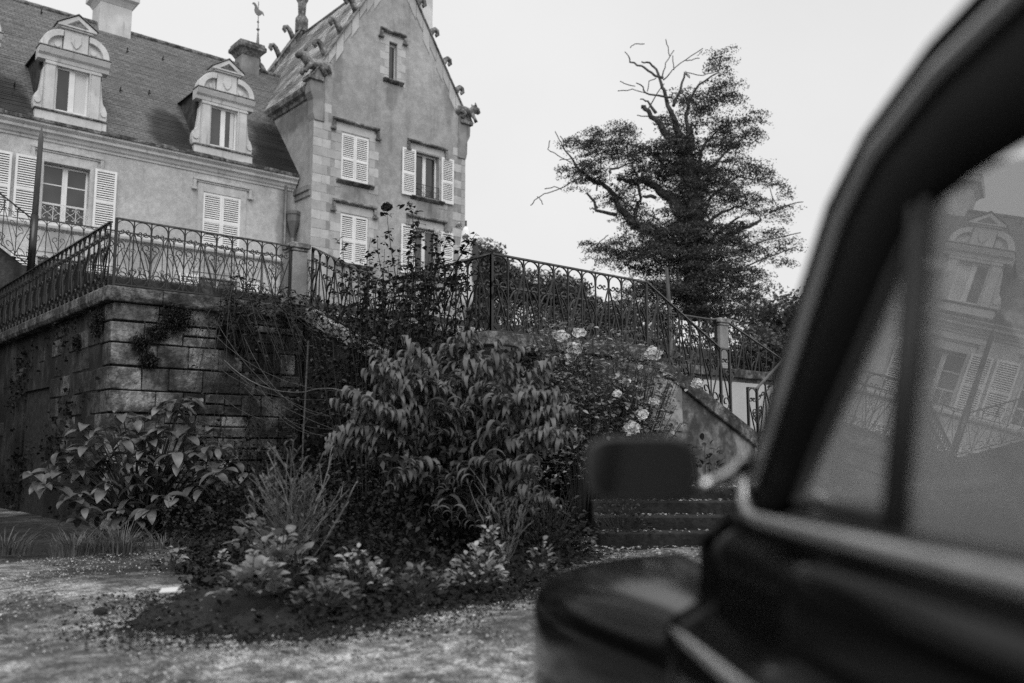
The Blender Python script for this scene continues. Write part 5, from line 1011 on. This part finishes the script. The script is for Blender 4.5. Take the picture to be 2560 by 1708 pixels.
# ---- trees
def tree_pt(u, z, d=0): return np.array([TREE_AT[0], TREE_AT[1], 0])+RH*u+FH*d+UP*z
ivt = thing('ivy_clad_tree', 'tall half dead tree wrapped in ivy with bare antler branches at the top', 'tree', (TREE_AT[0], TREE_AT[1], 2.4)); rs = random.Random(3)
for i, l in enumerate(LIMBS):
    ph = rs.uniform(-.9, .9); d0 = .25*ph
    pts = []; ext = []
    for k, (u, z, r_) in enumerate(l):
        d = 0 if i == 0 else (u)*.35*ph+.3*ph*k
        pts.append(V3(tree_pt(u, z, d))); ext.append(max(.021, r_))
    # wobble between the traced points
    fine = []; fr = []
    for a, b_, ra, rb in zip(pts, pts[1:], ext, ext[1:]):
        m = 3
        for q in range(m): fine.append(a.lerp(b_, q/m)+(Vector((rs.uniform(-1, 1), rs.uniform(-1, 1), rs.uniform(-1, 1)))*min(.09, ra*.5+.02) if q else Vector())); fr.append(ra+(rb-ra)*q/m)
    fine.append(pts[-1]); fr.append(ext[-1])
    MB().tube(fine, fr, 7 if i == 0 else 5).build('trunk' if i == 0 else 'branch', BARK, ivt, smooth=True)
Ps = []; Ss = []; Ds = []
for (u, z, a, b_, w_) in BLOBS:
    nc = int((11 if abs(u) < 1.6 and z < 14.5 else 7.5)*w_*a*b_*8)+4                           # sprays: flat fans of leaves around a centre
    for k in range(nc):
        q = RNG.normal(0, .5, 3); q = q/max(1, np.linalg.norm(q)/1.0); cu = u+q[0]*a*1.05; cz = z+q[1]*b_*1.05; cd_ = q[2]*max(a, .5)*1.2
        m = int(RNG.integers(40, 85)); L = RNG.uniform(.3, .8); ang = RNG.uniform(-.3, .3); cz = z+b_*float(RNG.choice((-.75, -.25, .25, .7)))+RNG.normal(0, .07); dirx = np.sign(cu+RNG.normal(0, .6))
        t = RNG.uniform(-1, 1, m); p = tree_pt(0, 0, 0)+np.outer(cu+t*L*.8*np.cos(ang)+RNG.normal(0, .06, m), RH)+np.outer(cz+dirx*t*L*.25*np.sin(ang)+RNG.normal(0, .05, m)-.16*t*t, UP)+np.outer(cd_+RNG.normal(0, .13, m), FH)
        Ps.append(p); Ss.append(RNG.uniform(.06, .13, m))
for l in LIMBS:                                         # ivy wrapping the trunk and the thicker limbs
    for (u0, z0, r0), (u1, z1, r1) in zip(l, l[1:]):
        if r0 < .1 or z0 > 14.6: continue
        m = int(np.hypot(u1-u0, z1-z0)*(r0+.25)*430); t = RNG.random(m); rad = (r0+(r1-r0)*t)+np.abs(RNG.normal(0, .16, m)); an = RNG.uniform(0, 6.28, m)
        Ps.append(tree_pt(0, 0)+np.outer(u0+(u1-u0)*t+rad*np.cos(an), RH)+np.outer(rad*np.sin(an)-.2, FH)+np.outer(z0+(z1-z0)*t+RNG.normal(0, .1, m), UP)); Ss.append(RNG.uniform(.09, .17, m))
P = np.concatenate(Ps); S = np.concatenate(Ss); leaf_cloud('crown', LF_TREE, P, S, ivt, .55, .55)
def round_tree(x, y, z0, h, rad, label, seed, n=9000, size=.22, mat=LF_FAR, name='broadleaf_tree', grp='trees beyond the staircase', bare=.0):
    rg = np.random.default_rng(seed); t = thing(name, label, 'tree', (x, y, z0), grp); b = MB(); rs = random.Random(seed)
    b.tube([(x, y, z0), (x+.1, y, z0+h*.3), (x, y+.1, z0+h*.65), (x+.05, y, z0+h*.88)], [rad*.09, rad*.075, rad*.05, rad*.015], 8); cl = []
    for k in range(24):
        a = rs.uniform(0, 6.28); e = rs.uniform(-.35, 1.4); q = rad*rs.uniform(.55, .95); c = np.array([x+math.cos(a)*math.cos(e)*q, y+math.sin(a)*math.cos(e)*q, z0+h*.58+math.sin(e)*q*h*.42/rad]); cl.append((c, rad*rs.uniform(.22, .42)))
        b.tube(bez((x, y, z0+h*rs.uniform(.2, .55)), (x*.6+c[0]*.4, y*.6+c[1]*.4, c[2]-.1*h), c, 6), rad*.03, 5, rad*.006)
    b.build('trunk', BARK, t, smooth=True); ps = []
    for c, r_ in cl:
        m = n//24; v = rg.normal(0, 1, (m, 3)); v = unit(v)*(rg.random((m, 1))**.4)*r_*np.array([1.1, 1.1, .75]); ps.append(c+v)
    P = np.concatenate(ps); leaf_cloud('crown', mat, P, rg.uniform(.6, 1.3, len(P))*size, t, .5, .6)
round_tree(37.3, 46.5, 3, 11.4, 4.6, 'rounded tree behind the landing railing, nearest the tower', 1, 12000, .3)
round_tree(41.0, 43.5, 3, 10.2, 4.0, 'lower rounded tree left of the ivy clad tree', 2, 10000, .28)
round_tree(33.5, 41.5, 3, 10.6, 2.6, 'slim tree partly hidden by the climbing rose', 3, 7000, .25)
round_tree(45.5, 41.5, 2.4, 8.5, 4.4, 'bushy tree filling the gap below the broken limb', 4, 9000, .3)
round_tree(41.5, 27.5, 2.4, 7.2, 3.6, 'greyish feathery tree right of the ivy clad trunk', 5, 9000, .22, LF_TREE)
round_tree(37.5, 19.5, 2.4, 5.6, 3.2, 'shrubby tree behind the far stone pillar', 6, 8000, .18)
round_tree(46.0, 24.5, 2.4, 8.5, 4.2, 'broad tree showing at the edge of the windscreen pillar', 7, 8000, .3)
round_tree(31.0, 29.0, 2.4, 5.2, 3.4, 'low dark tree seen through the landing railing', 8, 8000, .22, LF_TREE)
round_tree(25.5, 22.5, 2.4, 3.2, 2.4, 'dark bush seen low between the bars of the landing railing', 9, 7000, .16, LF_TREE)
round_tree(.1, 17.6, 0, 5.2, 2.1, 'dense dark evergreen added out of frame to shade the left flank', 11, 9000, .16, LF_DARK, grp='added shade evergreens left of the terrace')  # this and the next two are added out of view to block sky light
round_tree(-.9, 13.4, 0, 4.6, 2.0, 'dense dark evergreen added out of frame left of the drive for shade', 12, 9000, .16, LF_DARK, grp='added shade evergreens left of the terrace')
round_tree(1.6, 22.5, 0, 4.2, 1.6, 'dense dark evergreen added out of frame behind the other shade trees', 13, 7000, .16, LF_DARK, grp='added shade evergreens left of the terrace')
round_tree(23.0, 15.0, 2.4, 2.2, 1.8, 'dark bush behind the far railing and pillar', 10, 6000, .13, LF_TREE)

# ================================================================ THE CAR (local x forward, y to its left, z up)
CA = AZ+R(3.5); ax_ = Vector((math.cos(CA), math.sin(CA), 0)); rs_ = Vector((math.sin(CA), -math.cos(CA), 0))
CX0, CS = .3, 1.25
car = thing('vintage_car', 'glossy black rounded vintage saloon, blurred close up, seen along its left side', 'car', tuple(ax_*CX0+rs_*CS)); car.rotation_euler = (0, 0, CA)
def c(a, s, z): return (a-CX0, CS-s, z)
def mir(rows): return [[(x, -y, z) for x, y, z in r] for r in rows]
def both(mb, rows): mb.grid(rows); mb.grid(mir(rows)); return mb
# body side below the belt line
prof = [(.375, .26), (.376, .5), (.378, .68), (.384, .722), (.398, .744), (.425, .758), (.446, .772), (.452, .8), (.453, .85), (.457, .868), (.468, .888), (.49, .903), (.499, .908), (.5, .925), (.503, .94)]
def side_rows(sts): return [[c(a, s+ds_, z+dz) for s, z in prof] for a, ds_, dz in sts]
b = both(MB(), side_rows([(1.72, .01, 0), (1.58, .003, 0)])); b.grid([[c(1.72, .53, .94), c(1.72, .46, .885), c(1.72, .455, .3)], [c(2.1, .64, .93), c(2.1, .6, .86), c(2.1, .58, .3)], [c(2.6, .82, .88), c(2.6, .76, .8), c(2.6, .74, .3)], [c(3.2, 1.02, .76), c(3.2, .98, .66), c(3.2, .95, .3)], [c(3.45, 1.25, .55), c(3.45, 1.25, .45), c(3.45, 1.25, .3)]])
k = len(b.v)
for q in [[c(1.72, .53, .94), c(1.7, .9, .985), c(1.7, 1.25, 1.0)], ]: pass
top = [[c(1.62, .53, .95), c(1.66, .85, .99), c(1.68, 1.25, 1.0)], [c(1.9, .57, .945), c(1.95, .9, .985), c(1.95, 1.25, 1.0)], [c(2.3, .71, .915), c(2.3, .95, .955), c(2.3, 1.25, .97)], [c(2.8, .89, .845), c(2.8, 1.05, .88), c(2.8, 1.25, .89)], [c(3.25, 1.03, .74), c(3.25, 1.12, .76), c(3.25, 1.25, .77)], [c(3.46, 1.24, .5), c(3.46, 1.245, .5), c(3.46, 1.25, .5)]]
both(b, top); b.build('body', PAINT, car, smooth=True, local=True, solid=.012)
both(MB(), side_rows([(-.42, 0, 0), (-1.0, .02, 0), (-1.6, .12, -.02), (-2.0, .4, -.1), (-2.2, .9, -.2)])).build('rear_body', PAINT, car, smooth=True, local=True, solid=.012)
d = MB().grid(side_rows([(1.575, .001, 0), (1.2, 0, 0), (.6, -.006, 0), (.0, -.004, 0), (-.41, 0, 0)])).build('door', PAINT, car, smooth=True, local=True, solid=.012)
MB().grid(mir(side_rows([(1.575, .001, 0), (.6, -.006, 0), (-.41, 0, 0)]))).build('door', PAINT, car, smooth=True, local=True, solid=.012)
MB().tube([c(-.1, .44, .83), c(-.12, .41, .83), c(-.28, .41, .825), c(-.3, .44, .825)], .012, 6).build('door_handle', CHROME, d, smooth=True, local=True)
# front wings, wheels
def wing_rows(sg=1):
    out = []
    for a, so_, zt, wd in [(1.3, .405, .738, .05), (1.5, .396, .745, .07), (1.7, .382, .752, .12), (1.95, .325, .76, .24), (2.25, .25, .765, .36), (2.55, .215, .75, .46), (2.85, .235, .74, .46), (3.1, .3, .69, .42), (3.3, .42, .58, .36), (3.38, .6, .36, .25)]:
        row = []
        for t in np.linspace(0, 1, 10):
            an = t*math.pi*.62; row.append(c(a, so_+wd*(1-math.sin(min(an, math.pi/2)))*1.0, zt-(zt-.28)*.28*(1-math.cos(an)) if an < math.pi/2 else zt-(zt-.28)*(.28+.72*(an-math.pi/2)/(math.pi*.12))))
        out.append(row)
    return out
MB().grid(wing_rows()).build('front_wing', PAINTW, car, smooth=True, local=True, solid=.01, sub=1); MB().grid(mir(wing_rows())).build('front_wing', PAINTW, car, smooth=True, local=True, solid=.01, sub=1)
for sg in (1, -1):
    for a in (2.45, -1.35):
        x = a-CX0; y = sg*.78
        whl = MB(); rows = []
        for r_, yy in ((.2, -.06), (.3, -.085), (.325, -.05), (.325, .05), (.3, .085), (.2, .06)): rows.append([(x+r_*math.cos(t), y+yy, .325+r_*math.sin(t)) for t in np.linspace(0, 2*math.pi, 24, endpoint=False)])
        whl.grid(rows, True); wo_ = whl.build('wheel', RUBBER, car, smooth=True, local=True)
        hb = MB(); hb.grid([[(x+r_*math.cos(t), y+sg*yy, .325+r_*math.sin(t)) for t in np.linspace(0, 2*math.pi, 20, endpoint=False)] for r_, yy in ((.205, .05), (.16, .03), (.1, .07), (.01, .085))], True); hb.build('hubcap', CHROME, wo_, smooth=True, local=True)
# cabin side: pillars and roof rail around the door opening
def sz(z): return .52+(z-.94)*.2
out_ = [(1.62, .93), (1.585, 1.0), (1.53, 1.16), (1.47, 1.31), (1.40, 1.45), (1.30, 1.53), (1.12, 1.592), (.85, 1.63), (.45, 1.65), (.0, 1.645), (-.35, 1.62), (-.42, 1.6), (-.42, .93)]
inn_ = [(1.44, .95), (1.415, .985), (1.33, 1.10), (1.255, 1.2), (1.185, 1.3), (1.13, 1.362), (1.0, 1.383), (.8, 1.39), (.45, 1.39), (.0, 1.388), (-.25, 1.37), (-.3, 1.33), (-.3, .95)]
def cab_rows(sg=1):
    rows = []
    for (ao, zo), (ai, zi) in zip(out_, inn_):
        row = []
        for t in (0, .08, .2, .5, .9, 1.0):
            a = ao+(ai-ao)*t; z = zo+(zi-zo)*t; row.append(c(a, sz(z)-(.012*math.sin(math.pi*t))+(.012 if t == 1 else 0), z))
        rows.append(row)
    return rows
MB().grid(cab_rows()).build('door_frame', PAINTM, car, smooth=True, local=True, solid=.02); MB().grid(mir(cab_rows())).build('door_frame', PAINTM, car, smooth=True, local=True, solid=.02)
# roof skin, windscreen surround, rear
rr_ = []
for (a, z) in out_[3:11]:
    s0 = sz(z)+.004; rr_.append([c(a, s0, z), c(a-.02, s0+.05, z+.035), c(a-.03, s0+.2, z+.055), c(a-.03, 1.25, z+.065)])
rr_.append([c(-1.0, .7, 1.5), c(-1.0, .75, 1.53), c(-1.0, .9, 1.55), c(-1.0, 1.25, 1.56)]); rr_.append([c(-1.6, .75, 1.2), c(-1.6, .8, 1.22), c(-1.6, .95, 1.24), c(-1.6, 1.25, 1.25)]); rr_.append([c(-2.1, .75, .85), c(-2.15, .8, .85), c(-2.2, .95, .85), c(-2.2, 1.25, .85)])
b = both(MB(), rr_[2:]); b.build('roof', PAINTM, car, smooth=True, local=True, solid=.015)
both(MB(), [[c(-.42, .52, .94), c(-.42, .6, 1.35), c(-.42, .652, 1.6)], [c(-1.0, .54, .94), c(-1.0, .62, 1.3), c(-1.0, .7, 1.5)], [c(-1.6, .64, .92), c(-1.6, .7, 1.1), c(-1.6, .75, 1.2)], [c(-2.1, .75, .8), c(-2.1, .75, .83), c(-2.1, .75, .85)]]).build('rear_quarter', PAINT, car, smooth=True, local=True, solid=.015)
fr_ = [c(a+.028, sz(z)+.012, z+.004) for a, z in out_[1:9]]
for nm, pts, r_, m in (('windscreen_pillar', fr_, .022, PAINTM), ('roof_gutter', [c(ao+(ai-ao)*.24, sz(zo+(zi-zo)*.24)-.014, zo+(zi-zo)*.24) for (ao, zo), (ai, zi) in list(zip(out_, inn_))[1:11]], .016, GUTTERM)):
    MB().tube(pts, r_, 10).build(nm, m, car, smooth=True, local=True); MB().tube([(x, -y, z) for x, y, z in pts], r_, 10).build(nm, m, car, smooth=True, local=True)
MB().add([c(1.6, .58, .97), c(1.62, 1.25, 1.0), (1.6-CX0, -(CS-.58), .97), (1.385-CX0, -(CS-.645), 1.478), c(1.32, 1.25, 1.585), c(1.385, .645, 1.478)], [(0, 1, 4, 5), (1, 2, 3, 4)]).build('windscreen', GLASS, car, local=True)
# side glass, quarter light, their frames and chrome
sg_ = lambda z: sz(z)+.012
def pane_poly(name, pts, mat, par=car): return MB().add([c(a, sg_(z), z) for a, z in pts], [tuple(range(len(pts)))]).build(name, mat, par, local=True)
pane_poly('door_window', [(1.055, .95), (1.1, 1.372), (1.0, 1.381), (.45, 1.388), (-.28, 1.372), (-.29, .95)], GLASS)
ql = MB().tube([c(a, sg_(z)-.006, z) for a, z in [(1.09, .968), (1.395, .975), (1.325, 1.085), (1.25, 1.19), (1.18, 1.29), (1.13, 1.345), (1.09, .968)]], .011, 6).build('quarter_light', RUBBER, car, smooth=True, local=True)
pane_poly('quarter_pane', [(1.09, .965), (1.4, .972), (1.325, 1.085), (1.25, 1.19), (1.18, 1.29), (1.13, 1.35)], GLASS, ql)
for da, r_ in ((0, .0075), (.034, .0075)):
    MB().tube([c(1.052+da, sg_(.95)-.012, .95), c(1.104+da, sg_(1.37)-.01, 1.376)], r_, 6).build('window_divider', RUBBER, car, smooth=True, local=True)
lat = [(MB().add([(-x, -y, z) if False else (x, -y, z) for x, y, z in [c(a, sg_(z), z) for a, z in [(1.4, .95), (1.12, 1.36), (.45, 1.388), (-.28, 1.37), (-.29, .95)]]], [(0, 1, 2, 3, 4)])).build('door_window', GLASS, car, local=True)]
# bright belt moulding that turns up at the front edge of the door
def belt(pts, r_):
    b = MB(); b.tube(pts, r_, 8); return b
bm_ = [c(1.588, .512, 1.035), c(1.578, .506, .99), c(1.565, .503, .96), (c(1.535, .501, .943)), c(1.48, .499, .938), c(1.3, .495, .938), c(1.0, .492, .938), c(.5, .488, .936), c(0, .49, .936), c(-.41, .494, .936)]
belt(bm_, [.009, .013, .014, .013, .013, .013, .013, .013, .013, .013]).build('belt_moulding', BRIGHTTRIM, car, smooth=True, local=True)
MB().grid([[c(1.4, .512, .952), c(1.4, .528, .958)], [c(.5, .505, .95), c(.5, .53, .958)], [c(-.3, .508, .95), c(-.3, .53, .958)]]).build('window_seal', RUBBER, car, local=True, solid=.01)
MB().tube([c(1.6, .378, .742), c(1.5, .376, .744), (c(1.0, .376, .744)), c(.4, .376, .744), c(-.4, .378, .744)], [.004, .009, .011, .011, .011], 8).build('ledge_highlight', BRIGHTTRIM, car, smooth=True, local=True)  # bright tube added in place of the highlight along the painted ledge
# door mirror on a bright arm
mr = MB(); mc = Vector(c(1.52, .312, 1.022)); cc = []
fx = Vector((-1, -.0, .06)).normalized(); fy = Vector((0, 1, 0)); fz = fx.cross(fy).normalized()
def mring(sx, sy, off, n=28):
    pts = []
    for i in range(n):
        t = 2*math.pi*i/n; q = 4.0; x = math.copysign(abs(math.cos(t))**(2/q), math.cos(t))*sx; y = math.copysign(abs(math.sin(t))**(2/q), math.sin(t))*sy; pts.append(mc+fy*x+fz*y+fx*off)
    return pts
mr.grid([mring(.088, .048, .004), mring(.094, .054, .004), mring(.095, .055, 0), mring(.094, .054, -.02), mring(.08, .044, -.05), mring(.04, .02, -.065), mring(.005, .003, -.068)], True)
mo = mr.build('wing_mirror', RUBBER, car, smooth=True, local=True)
MB().add(mring(.088, .048, .003), [tuple(range(28))]).build('mirror_pane', MIRRORM, mo, local=True)
MB().tube([c(1.5, .41, .995), c(1.52, .435, .998), c(1.55, .47, 1.008), c(1.575, .505, 1.03)], [.009, .011, .012, .014], 8).build('mirror_arm', CHROME, mo, smooth=True, local=True)
# interior
sw = MB(); wc = Vector(c(1.1, .88, 1.03)); wn = Vector((-.9, 0, .44)).normalized(); wu = Vector((0, 1, 0)); wv = wn.cross(wu)
sw.tube([wc+(wu*math.cos(t)+wv*math.sin(t))*.2 for t in np.linspace(0, 2*math.pi, 29)], .012, 7)
for t in (0, math.pi, -math.pi/2): sw.tube([wc, wc+(wu*math.cos(t)+wv*math.sin(t))*.2], .009, 5)
sw.build('steering_wheel', IVORY, car, smooth=True, local=True); MB().tube([wc, wc-wn*.45], .02, 6).build('steering_column', RUBBER, car, local=True)
MB().prism([(1.32-CX0, .98), (1.6-CX0, .98), (1.6-CX0, .6), (1.38-CX0, .62), (1.3-CX0, .85)], 'y', -.68, .68).build('dashboard', SEATM, car, local=True, bevel=.03, seg=3)
for sg in (1, -1):
    s_ = MB(); s_.prism([(.05-CX0, .33), (.6-CX0, .36), (.62-CX0, .5), (.1-CX0, .48)], 'y', sg*.36-.26, sg*.36+.26); s_.prism([(.0-CX0, .45), (.16-CX0, .48), (.02-CX0, 1.0), (-.1-CX0, 1.0)], 'y', sg*.36-.25, sg*.36+.25); s_.build('seat', SEATM, car, local=True, bevel=.05, seg=3)
s_ = MB(); s_.box(-1.3, -.85, -.62, .62, .35, .52); s_.prism([(-1.3, .5), (-1.15, .5), (-1.35, 1.0), (-1.5, 1.0)], 'y', -.62, .62); s_.build('rear_seat', SEATM, car, local=True, bevel=.05, seg=3)
MB().box(-1.9, 1.35, -.7, .7, .24, .3).build('floor_pan', RUBBER, car, local=True)
